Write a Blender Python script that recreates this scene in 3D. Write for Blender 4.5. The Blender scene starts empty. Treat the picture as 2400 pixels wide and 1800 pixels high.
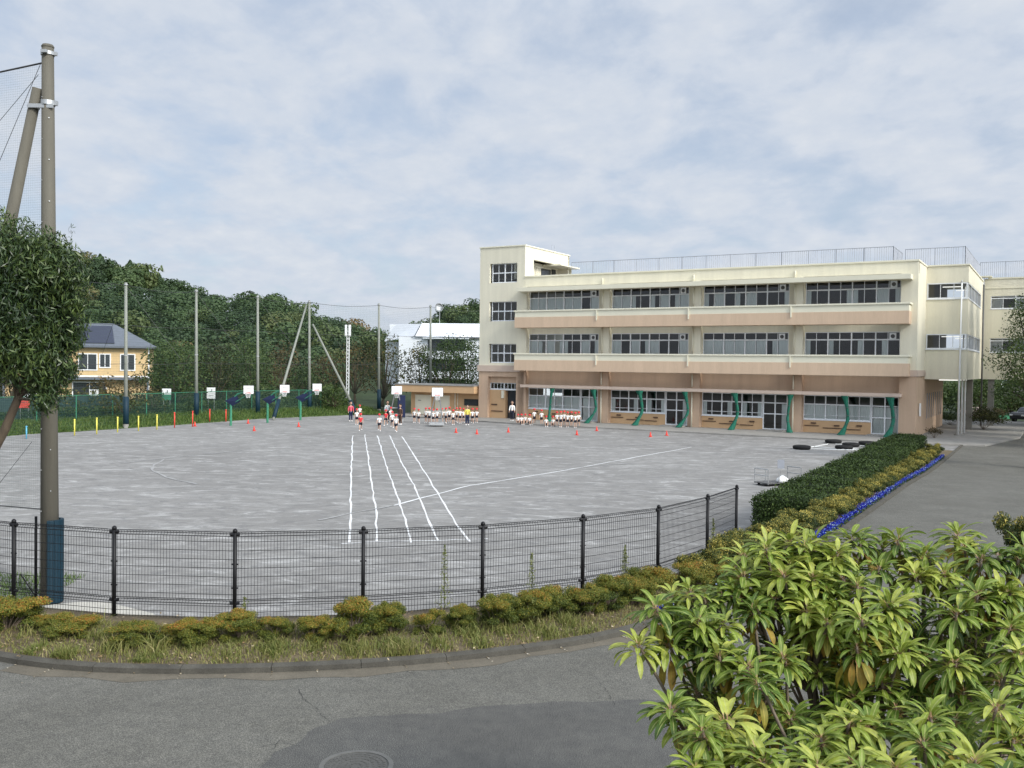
import bpy, math, random
import numpy as np
from mathutils import Vector, Matrix
R=math.radians
rng=np.random.default_rng(7); random.seed(7)
# ------------------------------------------------------------------ camera, sky, sun, exposure
CH=5.0; CF=2192.; PIT=.0204; ROL=.0125; PSI=.5301; BX,BY=29.2,67.56
cp,sp=math.cos(PIT),math.sin(PIT); cr,sr=math.cos(ROL),math.sin(ROL); cb,sb=math.cos(PSI),math.sin(PSI)
scn=bpy.context.scene
cam=bpy.data.cameras.new('camera'); camo=bpy.data.objects.new('camera',cam); scn.collection.objects.link(camo)
cam.sensor_width=36; cam.lens=CF/2400*36; cam.clip_end=2000; cam.clip_start=.1
_up0=Vector((0,sp,cp)); _rt=Vector((cr,0,0))+_up0*sr; _up=Vector((-sr,0,0))+_up0*cr; _bk=Vector((0,-cp,sp))
camo.matrix_world=Matrix(((_rt.x,_up.x,_bk.x,0),(_rt.y,_up.y,_bk.y,0),(_rt.z,_up.z,_bk.z,CH),(0,0,0,1)))
scn.camera=camo
SUN_AZ=R(134); SUN_EL=R(33)      # azimuth measured from +Y towards +X
wd=bpy.data.worlds.new('World'); scn.world=wd; wd.use_nodes=True
nt=wd.node_tree; nt.nodes.clear()
def N(t,typ,**k):
    n=t.nodes.new(typ)
    for a,b in k.items(): setattr(n,a,b)
    return n
def ramp(t,stops,interp='LINEAR'):
    n=N(t,'ShaderNodeValToRGB'); n.color_ramp.interpolation=interp
    e=n.color_ramp.elements
    while len(e)<len(stops): e.new(.5)
    for i,(p,c) in enumerate(stops):
        e[i].position=p; e[i].color=(c[0],c[1],c[2],1) if not isinstance(c,float) else (c,c,c,1)
    return n
out=N(nt,'ShaderNodeOutputWorld'); bg=N(nt,'ShaderNodeBackground'); bg.inputs['Strength'].default_value=.11
sky=N(nt,'ShaderNodeTexSky',sky_type='NISHITA'); sky.sun_disc=False; sky.sun_elevation=SUN_EL; sky.sun_rotation=SUN_AZ
sky.air_density=1.0; sky.dust_density=1.5; sky.ozone_density=1.5
tc=N(nt,'ShaderNodeTexCoord'); sep=N(nt,'ShaderNodeSeparateXYZ'); nt.links.new(tc.outputs['Generated'],sep.inputs[0])
zc=N(nt,'ShaderNodeMath',operation='MAXIMUM'); nt.links.new(sep.outputs[2],zc.inputs[0]); zc.inputs[1].default_value=0
za=N(nt,'ShaderNodeMath',operation='ADD'); nt.links.new(zc.outputs[0],za.inputs[0]); za.inputs[1].default_value=.26
dx=N(nt,'ShaderNodeMath',operation='DIVIDE'); nt.links.new(sep.outputs[0],dx.inputs[0]); nt.links.new(za.outputs[0],dx.inputs[1])
dy=N(nt,'ShaderNodeMath',operation='DIVIDE'); nt.links.new(sep.outputs[1],dy.inputs[0]); nt.links.new(za.outputs[0],dy.inputs[1])
cmb=N(nt,'ShaderNodeCombineXYZ'); nt.links.new(dx.outputs[0],cmb.inputs[0]); nt.links.new(dy.outputs[0],cmb.inputs[1])
mp=N(nt,'ShaderNodeMapping'); mp.inputs['Rotation'].default_value=(0,0,R(25)); mp.inputs['Scale'].default_value=(1.0,.85,1)
nt.links.new(cmb.outputs[0],mp.inputs[0])
n1=N(nt,'ShaderNodeTexNoise'); n1.inputs['Scale'].default_value=4.2; n1.inputs['Detail'].default_value=7; n1.inputs['Roughness'].default_value=.56; n1.inputs['Distortion'].default_value=.25
n2=N(nt,'ShaderNodeTexNoise'); n2.inputs['Scale'].default_value=14; n2.inputs['Detail'].default_value=6; n2.inputs['Roughness'].default_value=.55
nt.links.new(mp.outputs[0],n1.inputs[0]); nt.links.new(mp.outputs[0],n2.inputs[0])
r1=ramp(nt,[(.28,0.0),(.52,1.0)]); nt.links.new(n1.outputs[0],r1.inputs[0])
r2=ramp(nt,[(.30,(4.15,4.7,5.6)),(.5,(4.65,5.1,5.8)),(.70,(5.3,5.6,6.1))])   # cloud: grey-blue base to paler top, in sky units
nt.links.new(n2.outputs[0],r2.inputs[0])
r3=ramp(nt,[(.38,(3.95,4.6,5.65)),(.62,(5.3,5.6,6.05))]); nt.links.new(n1.outputs[0],r3.inputs[0])
mc=N(nt,'ShaderNodeMixRGB'); mc.inputs[0].default_value=.5; nt.links.new(r2.outputs[0],mc.inputs[1]); nt.links.new(r3.outputs[0],mc.inputs[2])
fm=N(nt,'ShaderNodeMath',operation='MULTIPLY'); fm.inputs[1].default_value=.34; nt.links.new(r1.outputs[0],fm.inputs[0])
fa=N(nt,'ShaderNodeMath',operation='ADD'); fa.inputs[1].default_value=.64; nt.links.new(fm.outputs[0],fa.inputs[0])
mx=N(nt,'ShaderNodeMixRGB'); nt.links.new(fa.outputs[0],mx.inputs[0]); nt.links.new(sky.outputs[0],mx.inputs[1]); nt.links.new(mc.outputs[0],mx.inputs[2])
# overcast sky: brighter towards the zenith and round the veiled sun
zr1=ramp(nt,[(.34,1.0),(1.,1.0)]); zr1.color_ramp.elements[1].color=(1.5,1.5,1.5,1); nt.links.new(sep.outputs[2],zr1.inputs[0])
dt=N(nt,'ShaderNodeVectorMath',operation='DOT_PRODUCT'); nt.links.new(tc.outputs['Generated'],dt.inputs[0]); dt.inputs[1].default_value=(math.sin(SUN_AZ)*math.cos(SUN_EL),math.cos(SUN_AZ)*math.cos(SUN_EL),math.sin(SUN_EL))
zr2=ramp(nt,[(.45,0.0),(.75,.8),(1.,1.)]); zr2.color_ramp.elements[2].color=(4.,3.9,3.7,1); nt.links.new(dt.outputs['Value'],zr2.inputs[0])
zadd=N(nt,'ShaderNodeMixRGB',blend_type='ADD'); zadd.inputs[0].default_value=1; nt.links.new(zr1.outputs[0],zadd.inputs[1]); nt.links.new(zr2.outputs[0],zadd.inputs[2])
zm=N(nt,'ShaderNodeMixRGB',blend_type='MULTIPLY'); zm.inputs[0].default_value=1; nt.links.new(mx.outputs[0],zm.inputs[1]); nt.links.new(zadd.outputs[0],zm.inputs[2]); mx=zm
nt.links.new(mx.outputs[0],bg.inputs[0]); nt.links.new(bg.outputs[0],out.inputs[0])
sl=bpy.data.lights.new('sun','SUN'); sl.energy=2.3; sl.angle=R(10); sl.color=(1,.95,.86)
so=bpy.data.objects.new('sun',sl); scn.collection.objects.link(so)
sd=Vector((math.sin(SUN_AZ)*math.cos(SUN_EL),math.cos(SUN_AZ)*math.cos(SUN_EL),math.sin(SUN_EL)))
so.rotation_euler=sd.to_track_quat('Z','Y').to_euler()
vs=scn.view_settings; vs.view_transform='Standard'; vs.look='None'; vs.gamma=1; vs.exposure=0.3
scn.cycles.max_bounces=6; scn.cycles.transparent_max_bounces=16; scn.cycles.caustics_reflective=False; scn.cycles.caustics_refractive=False

# ------------------------------------------------------------------ projection helpers (pixels of the 2400x1800 photograph -> points of the site)
def ray(px,py):
    a,b=px-1200,py-900
    a,b=a*cr+b*sr,-a*sr+b*cr
    return np.array((a,CF*cp-b*sp,-CF*sp-b*cp))/CF
def G(px,py,z=0.):
    r=ray(px,py); t=(z-CH)/r[2]; return np.array((r[0]*t,r[1]*t,z))
def D(px,py,Y):
    r=ray(px,py); t=Y/r[1]; return np.array((r[0]*t,Y,CH+r[2]*t))
def W(u,v,z=0.): return np.array((BX+u*cb+v*sb,BY-u*sb+v*cb,z))
def UV(p): a,b=p[0]-BX,p[1]-BY; return np.array((a*cb-b*sb,a*sb+b*cb))
def zr(Y): return .8 if Y<18 else (.8*(45-Y)/27 if Y<45 else 0.)
def GR(px,py,dz=0.):    # on the sloping drive
    z=.4
    for i in range(30):
        p=G(px,py,z+dz); z=.5*z+.5*zr(p[1])
    return G(px,py,z+dz)
K=2400/2212.
# ------------------------------------------------------------------ mesh helpers
def link(o,parent=None):
    scn.collection.objects.link(o)
    if parent is not None: o.parent=parent
    return o
def tag(o,label=None,cat=None,group=None,kind=None):
    if label: o['label']=label
    if cat: o['category']=cat
    if group: o['group']=group
    if kind: o['kind']=kind
    return o
def empty(name,loc=(0,0,0),rz=0,label=None,cat=None,group=None):
    o=bpy.data.objects.new(name,None); o.empty_display_size=.3; link(o); o.location=loc; o.rotation_euler=(0,0,rz)
    return tag(o,label,cat,group)
def npmesh(name,V,F,m,parent=None,tint=None,smooth=False,attrs=None):
    V=np.asarray(V,dtype=np.float32).reshape(-1,3); F=np.asarray(F,dtype=np.int32); k=F.shape[1]
    me=bpy.data.meshes.new(name); me.vertices.add(len(V)); me.vertices.foreach_set('co',V.ravel())
    me.loops.add(F.size); me.loops.foreach_set('vertex_index',F.ravel())
    me.polygons.add(len(F)); me.polygons.foreach_set('loop_start',np.arange(0,F.size,k,dtype=np.int32))
    try: me.polygons.foreach_set('loop_total',np.full(len(F),k,dtype=np.int32))
    except Exception: pass
    if smooth: me.polygons.foreach_set('use_smooth',np.ones(len(F),dtype=bool))
    if tint is not None:
        a=me.attributes.new('tint','FLOAT','FACE'); a.data.foreach_set('value',np.asarray(tint,dtype=np.float32))
    if attrs:
        for kx,vx in attrs.items():
            a=me.attributes.new(kx,'FLOAT','POINT'); a.data.foreach_set('value',np.asarray(vx,dtype=np.float32))
    me.update(calc_edges=True); me.validate()
    if m: me.materials.append(m)
    o=bpy.data.objects.new(name,me); return link(o,parent)
class MB:
    def __init__(s): s.v=[]; s.f=[]; s.mi=[]; s.cur=0; s.pc=[]
    def add(s,V,F):
        s.pc.append((V,F)); b=len(s.v); s.v+=[tuple(map(float,p)) for p in V]; s.f+=[tuple(i+b for i in f) for f in F]; s.mi+=[s.cur]*len(F)
        return s
    def box(s,x0,x1,y0,y1,z0,z1):
        return s.add([(x0,y0,z0),(x1,y0,z0),(x1,y1,z0),(x0,y1,z0),(x0,y0,z1),(x1,y0,z1),(x1,y1,z1),(x0,y1,z1)],
          [(0,3,2,1),(4,5,6,7),(0,1,5,4),(1,2,6,5),(2,3,7,6),(3,0,4,7)])
    def prism(s,pts,z0,z1):
        n=len(pts); V=[(p[0],p[1],z0) for p in pts]+[(p[0],p[1],z1) for p in pts]
        return s.add(V,[tuple(range(n-1,-1,-1)),tuple(range(n,2*n))]+[(i,(i+1)%n,n+(i+1)%n,n+i) for i in range(n)])
    def tube(s,pts,rad,n=8,cap=True):
        pts=[Vector(p) for p in pts]; m=len(pts)
        if not hasattr(rad,'__len__'): rad=[rad]*m
        V=[];F=[]
        prev=None
        for i,p in enumerate(pts):
            d=(pts[min(i+1,m-1)]-pts[max(i-1,0)]).normalized()
            ref=Vector((1,0,0)) if abs(d.x)<.8 else Vector((0,1,0))
            if prev is not None: ref=prev
            a=(ref-d*ref.dot(d)).normalized(); b=d.cross(a); prev=a
            for k in range(n):
                t=2*math.pi*k/n; V.append(p+(a*math.cos(t)+b*math.sin(t))*rad[i])
        for i in range(m-1):
            for k in range(n):
                F.append((i*n+k,i*n+(k+1)%n,(i+1)*n+(k+1)%n,(i+1)*n+k))
        if cap: F+= [tuple(range(n-1,-1,-1)),tuple((m-1)*n+k for k in range(n))]
        return s.add(V,F)
    def lathe(s,prof,n=16,c=(0,0)):
        V=[];F=[]
        for r,z in prof:
            for k in range(n): t=2*math.pi*k/n; V.append((c[0]+r*math.cos(t),c[1]+r*math.sin(t),z))
        for i in range(len(prof)-1):
            for k in range(n): F.append((i*n+k,i*n+(k+1)%n,(i+1)*n+(k+1)%n,(i+1)*n+k))
        F+=[tuple(range(n-1,-1,-1)),tuple((len(prof)-1)*n+k for k in range(n))]
        return s.add(V,F)
    def quad(s,a,b,c,d): return s.add([a,b,c,d],[(0,1,2,3)])
    def each(s,name,m,parent=None,smooth=False,bevel=0):      # every piece added becomes an object of its own
        r=[]
        for V,F in s.pc: q=MB(); q.add(V,F); r.append(q.build(name,m,parent,smooth,bevel))
        return r
    def build(s,name,m,parent=None,smooth=False,bevel=0):
        me=bpy.data.meshes.new(name); me.from_pydata(s.v,[],s.f)
        for x in (m if isinstance(m,(list,tuple)) else [m]): me.materials.append(x)
        me.polygons.foreach_set('material_index',s.mi)
        if smooth: me.polygons.foreach_set('use_smooth',[True]*len(s.f))
        me.update(); o=bpy.data.objects.new(name,me); link(o,parent)
        if bevel:
            b=o.modifiers.new('bevel','BEVEL'); b.width=bevel; b.segments=2; b.limit_method='ANGLE'
        return o
def copy_tree(o,parent=None):
    c=o.copy(); scn.collection.objects.link(c); c.parent=parent
    if parent is not None: c.matrix_parent_inverse=o.matrix_parent_inverse.copy()
    for ch in list(o.children): copy_tree(ch,c)
    return c
ORD='first second third fourth fifth sixth seventh eighth ninth tenth eleventh twelfth thirteenth fourteenth fifteenth sixteenth seventeenth eighteenth nineteenth twentieth twenty-first twenty-second twenty-third twenty-fourth twenty-fifth twenty-sixth twenty-seventh twenty-eighth'.split()
# ------------------------------------------------------------------ materials
def mat(name,col,rough=.8,var=.12,scale=3.,bump=0.,bscale=40.,metal=0.,spec=.3,fine=0.,stretch=(1,1,1),coord='Object'):
    m=bpy.data.materials.new(name); m.use_nodes=True; t=m.node_tree; p=t.nodes['Principled BSDF']
    p.inputs['Roughness'].default_value=rough; p.inputs['Metallic'].default_value=metal; p.inputs['Specular IOR Level'].default_value=spec
    c=N(t,'ShaderNodeTexCoord'); mpp=N(t,'ShaderNodeMapping'); mpp.inputs['Scale'].default_value=stretch; t.links.new(c.outputs[coord],mpp.inputs[0])
    n=N(t,'ShaderNodeTexNoise'); n.inputs['Scale'].default_value=scale; n.inputs['Detail'].default_value=6; n.inputs['Roughness'].default_value=.6; t.links.new(mpp.outputs[0],n.inputs[0])
    r=ramp(t,[(.25,tuple(x*(1-var) for x in col)),(.75,tuple(min(1,x*(1+var)) for x in col))]); t.links.new(n.outputs[0],r.inputs[0])
    last=r.outputs[0]
    if fine:
        n3=N(t,'ShaderNodeTexNoise'); n3.inputs['Scale'].default_value=bscale; n3.inputs['Detail'].default_value=3; t.links.new(mpp.outputs[0],n3.inputs[0])
        r3=ramp(t,[(.3,1-fine),(.7,1+fine)]); r3.color_ramp.elements[1].color=(1+fine,)*3+(1,)
        t.links.new(n3.outputs[0],r3.inputs[0]); mm=N(t,'ShaderNodeMixRGB',blend_type='MULTIPLY'); mm.inputs[0].default_value=1; t.links.new(last,mm.inputs[1]); t.links.new(r3.outputs[0],mm.inputs[2]); last=mm.outputs[0]
    t.links.new(last,p.inputs['Base Color'])
    if bump:
        n2=N(t,'ShaderNodeTexNoise'); n2.inputs['Scale'].default_value=bscale; n2.inputs['Detail'].default_value=4; t.links.new(mpp.outputs[0],n2.inputs[0])
        b=N(t,'ShaderNodeBump'); b.inputs['Strength'].default_value=bump; b.inputs['Distance'].default_value=.02; t.links.new(n2.outputs[0],b.inputs['Height']); t.links.new(b.outputs[0],p.inputs['Normal'])
    return m
def foliage(name,stops,rough=.55,trans=.25,rand=.0,spec=.25):
    m=bpy.data.materials.new(name); m.use_nodes=True; t=m.node_tree; p=t.nodes['Principled BSDF']
    p.inputs['Roughness'].default_value=rough; p.inputs['Specular IOR Level'].default_value=spec
    a=N(t,'ShaderNodeAttribute',attribute_name='tint'); r=ramp(t,stops); last=a.outputs['Fac']
    if rand:
        oi=N(t,'ShaderNodeObjectInfo'); mu=N(t,'ShaderNodeMath',operation='MULTIPLY_ADD'); mu.inputs[1].default_value=rand; mu.inputs[2].default_value=-rand/2
        t.links.new(oi.outputs['Random'],mu.inputs[0]); ad=N(t,'ShaderNodeMath',operation='ADD'); t.links.new(last,ad.inputs[0]); t.links.new(mu.outputs[0],ad.inputs[1]); last=ad.outputs[0]
    t.links.new(last,r.inputs[0]); t.links.new(r.outputs[0],p.inputs['Base Color'])
    if trans:
        tr=N(t,'ShaderNodeBsdfTranslucent'); t.links.new(r.outputs[0],tr.inputs[0]); mxs=N(t,'ShaderNodeMixShader'); mxs.inputs[0].default_value=trans
        t.links.new(p.outputs[0],mxs.inputs[1]); t.links.new(tr.outputs[0],mxs.inputs[2]); t.links.new(mxs.outputs[0],t.nodes['Material Output'].inputs[0])
    return m
def glass(name,tint=(.75,.8,.8),base=.06):
    m=bpy.data.materials.new(name); m.use_nodes=True; t=m.node_tree; t.nodes.remove(t.nodes['Principled BSDF'])
    tr=N(t,'ShaderNodeBsdfTransparent'); tr.inputs[0].default_value=(*tint,1); gl=N(t,'ShaderNodeBsdfGlossy'); gl.inputs['Roughness'].default_value=.04
    fr=N(t,'ShaderNodeFresnel'); fr.inputs[0].default_value=1.5; ad=N(t,'ShaderNodeMath',operation='ADD'); ad.inputs[1].default_value=base; t.links.new(fr.outputs[0],ad.inputs[0])
    x=N(t,'ShaderNodeMixShader'); t.links.new(ad.outputs[0],x.inputs[0]); t.links.new(tr.outputs[0],x.inputs[1]); t.links.new(gl.outputs[0],x.inputs[2]); t.links.new(x.outputs[0],t.nodes['Material Output'].inputs[0])
    return m
def netmat(name,col,cell,wire,coord='Object'):
    # knotted netting: cords of a regular grid, gaps open
    m=bpy.data.materials.new(name); m.use_nodes=True; t=m.node_tree; p=t.nodes['Principled BSDF']; p.inputs['Base Color'].default_value=(*col,1); p.inputs['Roughness'].default_value=.7
    a=N(t,'ShaderNodeUVMap'); s=N(t,'ShaderNodeSeparateXYZ'); t.links.new(a.outputs[0],s.inputs[0]); res=[]
    for i in (0,1):
        q=N(t,'ShaderNodeMath',operation='DIVIDE'); q.inputs[1].default_value=cell; t.links.new(s.outputs[i],q.inputs[0])
        fr=N(t,'ShaderNodeMath',operation='FRACT'); t.links.new(q.outputs[0],fr.inputs[0])
        l=N(t,'ShaderNodeMath',operation='LESS_THAN'); l.inputs[1].default_value=wire/cell; t.links.new(fr.outputs[0],l.inputs[0]); res.append(l)
    mxm=N(t,'ShaderNodeMath',operation='MAXIMUM'); t.links.new(res[0].outputs[0],mxm.inputs[0]); t.links.new(res[1].outputs[0],mxm.inputs[1])
    tr=N(t,'ShaderNodeBsdfTransparent'); x=N(t,'ShaderNodeMixShader'); t.links.new(mxm.outputs[0],x.inputs[0]); t.links.new(tr.outputs[0],x.inputs[1]); t.links.new(p.outputs[0],x.inputs[2]); t.links.new(x.outputs[0],t.nodes['Material Output'].inputs[0])
    return m
M={}
M['cream']=mat('cream_paint',(.72,.68,.54),.75,.08,1.3,bump=.12,bscale=30,stretch=(1.5,1.5,.15),fine=.035)
M['creamcap']=mat('pale_cream_paint',(.72,.69,.55),.75,.04,1.)
M['tan']=mat('tan_paint',(.52,.375,.265),.75,.09,1.3,bump=.12,bscale=30,stretch=(1.5,1.5,.15),fine=.04)
M['pink']=mat('brown_pink_panel',(.60,.45,.32),.75,.08,1.3,bump=.08,bscale=30,stretch=(1.5,1.5,.12),fine=.04)
M['pinktrim']=mat('mauve_trim',(.55,.44,.36),.7,.05,2.)
M['orange']=mat('ochre_paint',(.55,.36,.20),.75,.07,1.2,stretch=(1,1,.4))
M['alu']=mat('white_aluminium',(.74,.76,.77),.45,.05,3,spec=.5)
M['darkframe']=mat('dark_frame',(.10,.10,.10),.5)
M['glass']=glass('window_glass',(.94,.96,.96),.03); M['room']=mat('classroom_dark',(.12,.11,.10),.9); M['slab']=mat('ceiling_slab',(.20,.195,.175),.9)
M['curtain']=mat('pale_green_curtain',(.86,.91,.87),.9,.10,14,stretch=(1,1,.05))
M['whitecurtain']=mat('white_curtain',(.75,.77,.78),.9,.08,10,stretch=(1,1,.05))
M['rail']=mat('grey_rail',(.36,.38,.42),.5,.06,4,metal=.3)
M['concrete']=mat('grey_concrete',(.26,.25,.23),.9,.16,1.5,bump=.2,bscale=50,fine=.1)
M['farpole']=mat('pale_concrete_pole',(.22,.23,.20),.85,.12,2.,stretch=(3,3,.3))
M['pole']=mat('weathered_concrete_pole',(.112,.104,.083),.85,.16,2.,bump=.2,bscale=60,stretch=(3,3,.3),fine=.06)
M['steel']=mat('galvanised_steel',(.45,.46,.46),.4,.1,8,metal=.6)
M['black']=mat('black_paint',(.008,.008,.009),.5,.1,8,spec=.25)
M['pad']=mat('teal_padding',(.004,.024,.040),.6,.12,5,spec=.3)
M['green']=mat('green_steel',(.05,.22,.13),.5,.1,5)
M['white']=mat('white_paint',(.80,.81,.80),.5,.03,3); M['navy']=mat('navy_cloth',(.015,.022,.06),.8,.1,6)
M['red']=mat('red_plastic',(.70,.07,.05),.5,.08,5); M['yellow']=mat('yellow_paint',(.75,.66,.12),.5,.06,5); M['blue']=mat('light_blue_paint',(.12,.42,.60),.5,.06,5)
M['bark']=mat('tree_bark',(.085,.065,.045),.9,.3,9,bump=.5,bscale=40,stretch=(1,1,.3))
M['bark2']=mat('smooth_grey_bark',(.17,.135,.10),.8,.2,9,bump=.3,bscale=60)
M['wire']=mat('cable',(.05,.05,.05),.5)
M['net']=netmat('far_net',(.05,.09,.07),.18,.006); M['net2']=netmat('near_net',(.12,.17,.15),.05,.0022)
M['chain']=netmat('chain_link',(.012,.050,.042),.07,.011)
M['gnet']=mat('green_net_cloth',(.012,.125,.08),.7,.35,18,bump=.8,bscale=50,stretch=(1,1,.35))
M['skin']=mat('skin',(.52,.33,.24),.6,.05,5); M['shirt']=mat('white_shirt_cloth',(.78,.78,.76),.8,.04,8); M['shorts']=mat('dark_shorts_cloth',(.02,.022,.035),.8)
M['redcloth']=mat('red_cap_cloth',(.68,.04,.05),.7,.06,6); M['hair']=mat('black_hair',(.012,.010,.009),.6); M['pinkcloth']=mat('pink_red_cloth',(.62,.10,.14),.8); M['yellowcloth']=mat('yellow_cloth',(.72,.62,.12),.8)
M['browncloth']=mat('brown_cloth',(.09,.055,.04),.8); M['tyre']=mat('black_rubber',(.012,.012,.012),.8,.2,9)
M['apt']=mat('white_apartment_wall',(.72,.75,.78),.8,.06,.5); M['aptroof']=mat('pale_roof_panel',(.68,.71,.75),.6,.05,.6)
M['ochre']=mat('ochre_house_siding',(.58,.42,.22),.8,.10,1.5); M['sliver']=mat('slate_roof',(.12,.135,.16),.6,.12,2); M['solar']=mat('solar_panel',(.025,.03,.055),.35,.1,6,spec=.35)
M['win']=mat('dark_window_glass',(.03,.035,.04),.15,.1,2,spec=.6)
M['carpaint']=mat('black_car_paint',(.008,.008,.012),.25,.05,2,spec=.6)
M['hedgecore']=mat('hedge_inner_twigs',(.018,.026,.012),.95,.3,9)
M['lamp']=bpy.data.materials.new('tube_lamp'); M['lamp'].use_nodes=True
_e=M['lamp'].node_tree.nodes['Principled BSDF']; _e.inputs['Emission Color'].default_value=(1,.98,.92,1); _e.inputs['Emission Strength'].default_value=.9
FG=[(0,(.018,.034,.010)),(.35,(.045,.078,.020)),(.7,(.085,.125,.034)),(1,(.14,.17,.05))]
M['leaf']=foliage('evergreen_leaves',FG,rand=.25)
M['leaf_olive']=foliage('olive_leaves',[(0,(.022,.026,.009)),(.4,(.055,.065,.018)),(.8,(.12,.115,.03)),(1,(.20,.14,.04))],rand=.3)
M['leaf_rust']=foliage('thinning_autumn_leaves',[(0,(.03,.024,.010)),(.4,(.085,.065,.024)),(.8,(.15,.10,.035)),(1,(.22,.12,.045))],rand=.3)
M['forest']=foliage('forest_leaves',[(0,(.024,.042,.018)),(.25,(.040,.070,.028)),(.5,(.065,.105,.036)),(.75,(.105,.125,.042)),(.9,(.15,.12,.048)),(1,(.18,.12,.05))],trans=.2)
M['narrow']=foliage('narrow_leaves',[(0,(.012,.026,.010)),(.5,(.035,.065,.018)),(1,(.10,.14,.035))],trans=.2,rough=.42,spec=.45)
M['hedge']=foliage('hedge_leaves',[(0,(.012,.022,.006)),(.5,(.034,.060,.013)),(.9,(.075,.115,.024)),(1,(.13,.18,.045))],trans=.15,rough=.55,spec=.2)
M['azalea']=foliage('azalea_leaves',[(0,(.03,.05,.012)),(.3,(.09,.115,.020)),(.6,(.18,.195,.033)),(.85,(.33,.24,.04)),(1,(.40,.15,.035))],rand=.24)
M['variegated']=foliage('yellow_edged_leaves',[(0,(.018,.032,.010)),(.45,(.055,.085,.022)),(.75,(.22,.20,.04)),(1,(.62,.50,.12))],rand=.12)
M['grass']=foliage('grass_blades',[(0,(.09,.12,.03)),(.4,(.17,.19,.05)),(.8,(.27,.24,.09)),(1,(.40,.34,.17))])
M['blueflower']=foliage('blue_flower_petals',[(0,(.004,.006,.18)),(.6,(.012,.018,.45)),(.78,(.04,.10,.40)),(1,(.42,.54,.62))],trans=.1)
# --- field, road, soil
def fieldmat():
    m=bpy.data.materials.new('grey_dirt_field'); m.use_nodes=True; t=m.node_tree; p=t.nodes['Principled BSDF']; p.inputs['Roughness'].default_value=.95; p.inputs['Specular IOR Level'].default_value=.1
    c=N(t,'ShaderNodeTexCoord')
    def noise(sc,det,ro,scale=(1,1,1),rot=0,dist=0):
        mm=N(t,'ShaderNodeMapping'); mm.inputs['Scale'].default_value=scale; mm.inputs['Rotation'].default_value=(0,0,rot); t.links.new(c.outputs['Object'],mm.inputs[0])
        n=N(t,'ShaderNodeTexNoise'); n.inputs['Scale'].default_value=sc; n.inputs['Detail'].default_value=det; n.inputs['Roughness'].default_value=ro; n.inputs['Distortion'].default_value=dist; t.links.new(mm.outputs[0],n.inputs[0]); return n
    a=noise(.11,4,.5); ra=ramp(t,[(.3,(.200,.194,.184)),(.72,(.250,.244,.232))]); t.links.new(a.outputs[0],ra.inputs[0])
    b=noise(1.3,12,.78,(.5,1.,1),R(12),1.0); rb=ramp(t,[(.48,0.),(.56,.28),(.67,.9)]); t.links.new(b.outputs[0],rb.inputs[0])
    x=N(t,'ShaderNodeMixRGB'); x.inputs[2].default_value=(.46,.455,.44,1); t.links.new(rb.outputs[0],x.inputs[0]); t.links.new(ra.outputs[0],x.inputs[1])
    d=noise(2.6,11,.78,(.6,1,1),R(-18),.8); rd=ramp(t,[(.33,.75),(.50,0.)]); t.links.new(d.outputs[0],rd.inputs[0])
    y=N(t,'ShaderNodeMixRGB'); y.inputs[2].default_value=(.135,.136,.138,1); t.links.new(rd.outputs[0],y.inputs[0]); t.links.new(x.outputs[0],y.inputs[1])
    f=noise(28,3,.6); rf=ramp(t,[(.3,.86),(.7,1.)]); rf.color_ramp.elements[1].color=(1.12,1.12,1.12,1); t.links.new(f.outputs[0],rf.inputs[0])
    z=N(t,'ShaderNodeMixRGB',blend_type='MULTIPLY'); z.inputs[0].default_value=1; t.links.new(y.outputs[0],z.inputs[1]); t.links.new(rf.outputs[0],z.inputs[2])
    t.links.new(z.outputs[0],p.inputs['Base Color']); return m
def asphalt(name,c0,c1,spk=.5,edge=None):
    m=bpy.data.materials.new(name); m.use_nodes=True; t=m.node_tree; p=t.nodes['Principled BSDF']; p.inputs['Roughness'].default_value=.9; p.inputs['Specular IOR Level'].default_value=.2
    c=N(t,'ShaderNodeTexCoord')
    n=N(t,'ShaderNodeTexNoise'); n.inputs['Scale'].default_value=.7; n.inputs['Detail'].default_value=6; t.links.new(c.outputs['Object'],n.inputs[0]); r=ramp(t,[(.3,c0),(.7,c1)]); t.links.new(n.outputs[0],r.inputs[0])
    v=N(t,'ShaderNodeTexNoise'); v.inputs['Scale'].default_value=95; v.inputs['Detail'].default_value=2; t.links.new(c.outputs['Object'],v.inputs[0]); rv=ramp(t,[(.32,1-spk),(.52,1.),(.72,1.)]); rv.color_ramp.elements[2].color=(1+spk*1.6,)*3+(1,)
    t.links.new(v.outputs[0],rv.inputs[0]); x=N(t,'ShaderNodeMixRGB',blend_type='MULTIPLY'); x.inputs[0].default_value=1; t.links.new(r.outputs[0],x.inputs[1]); t.links.new(rv.outputs[0],x.inputs[2])
    v2=N(t,'ShaderNodeTexNoise'); v2.inputs['Scale'].default_value=5; v2.inputs['Detail'].default_value=8; v2.inputs['Roughness'].default_value=.7; t.links.new(c.outputs['Object'],v2.inputs[0]); r2=ramp(t,[(.3,.82),(.7,1.)]); r2.color_ramp.elements[1].color=(1.15,1.14,1.10,1)
    t.links.new(v2.outputs[0],r2.inputs[0]); y=N(t,'ShaderNodeMixRGB',blend_type='MULTIPLY'); y.inputs[0].default_value=1; t.links.new(x.outputs[0],y.inputs[1]); t.links.new(r2.outputs[0],y.inputs[2])
    t.links.new(y.outputs[0],p.inputs['Base Color'])
    b=N(t,'ShaderNodeBump'); b.inputs['Strength'].default_value=.35; b.inputs['Distance'].default_value=.006; t.links.new(v.outputs[0],b.inputs['Height']); t.links.new(b.outputs[0],p.inputs['Normal'])
    return m
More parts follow.
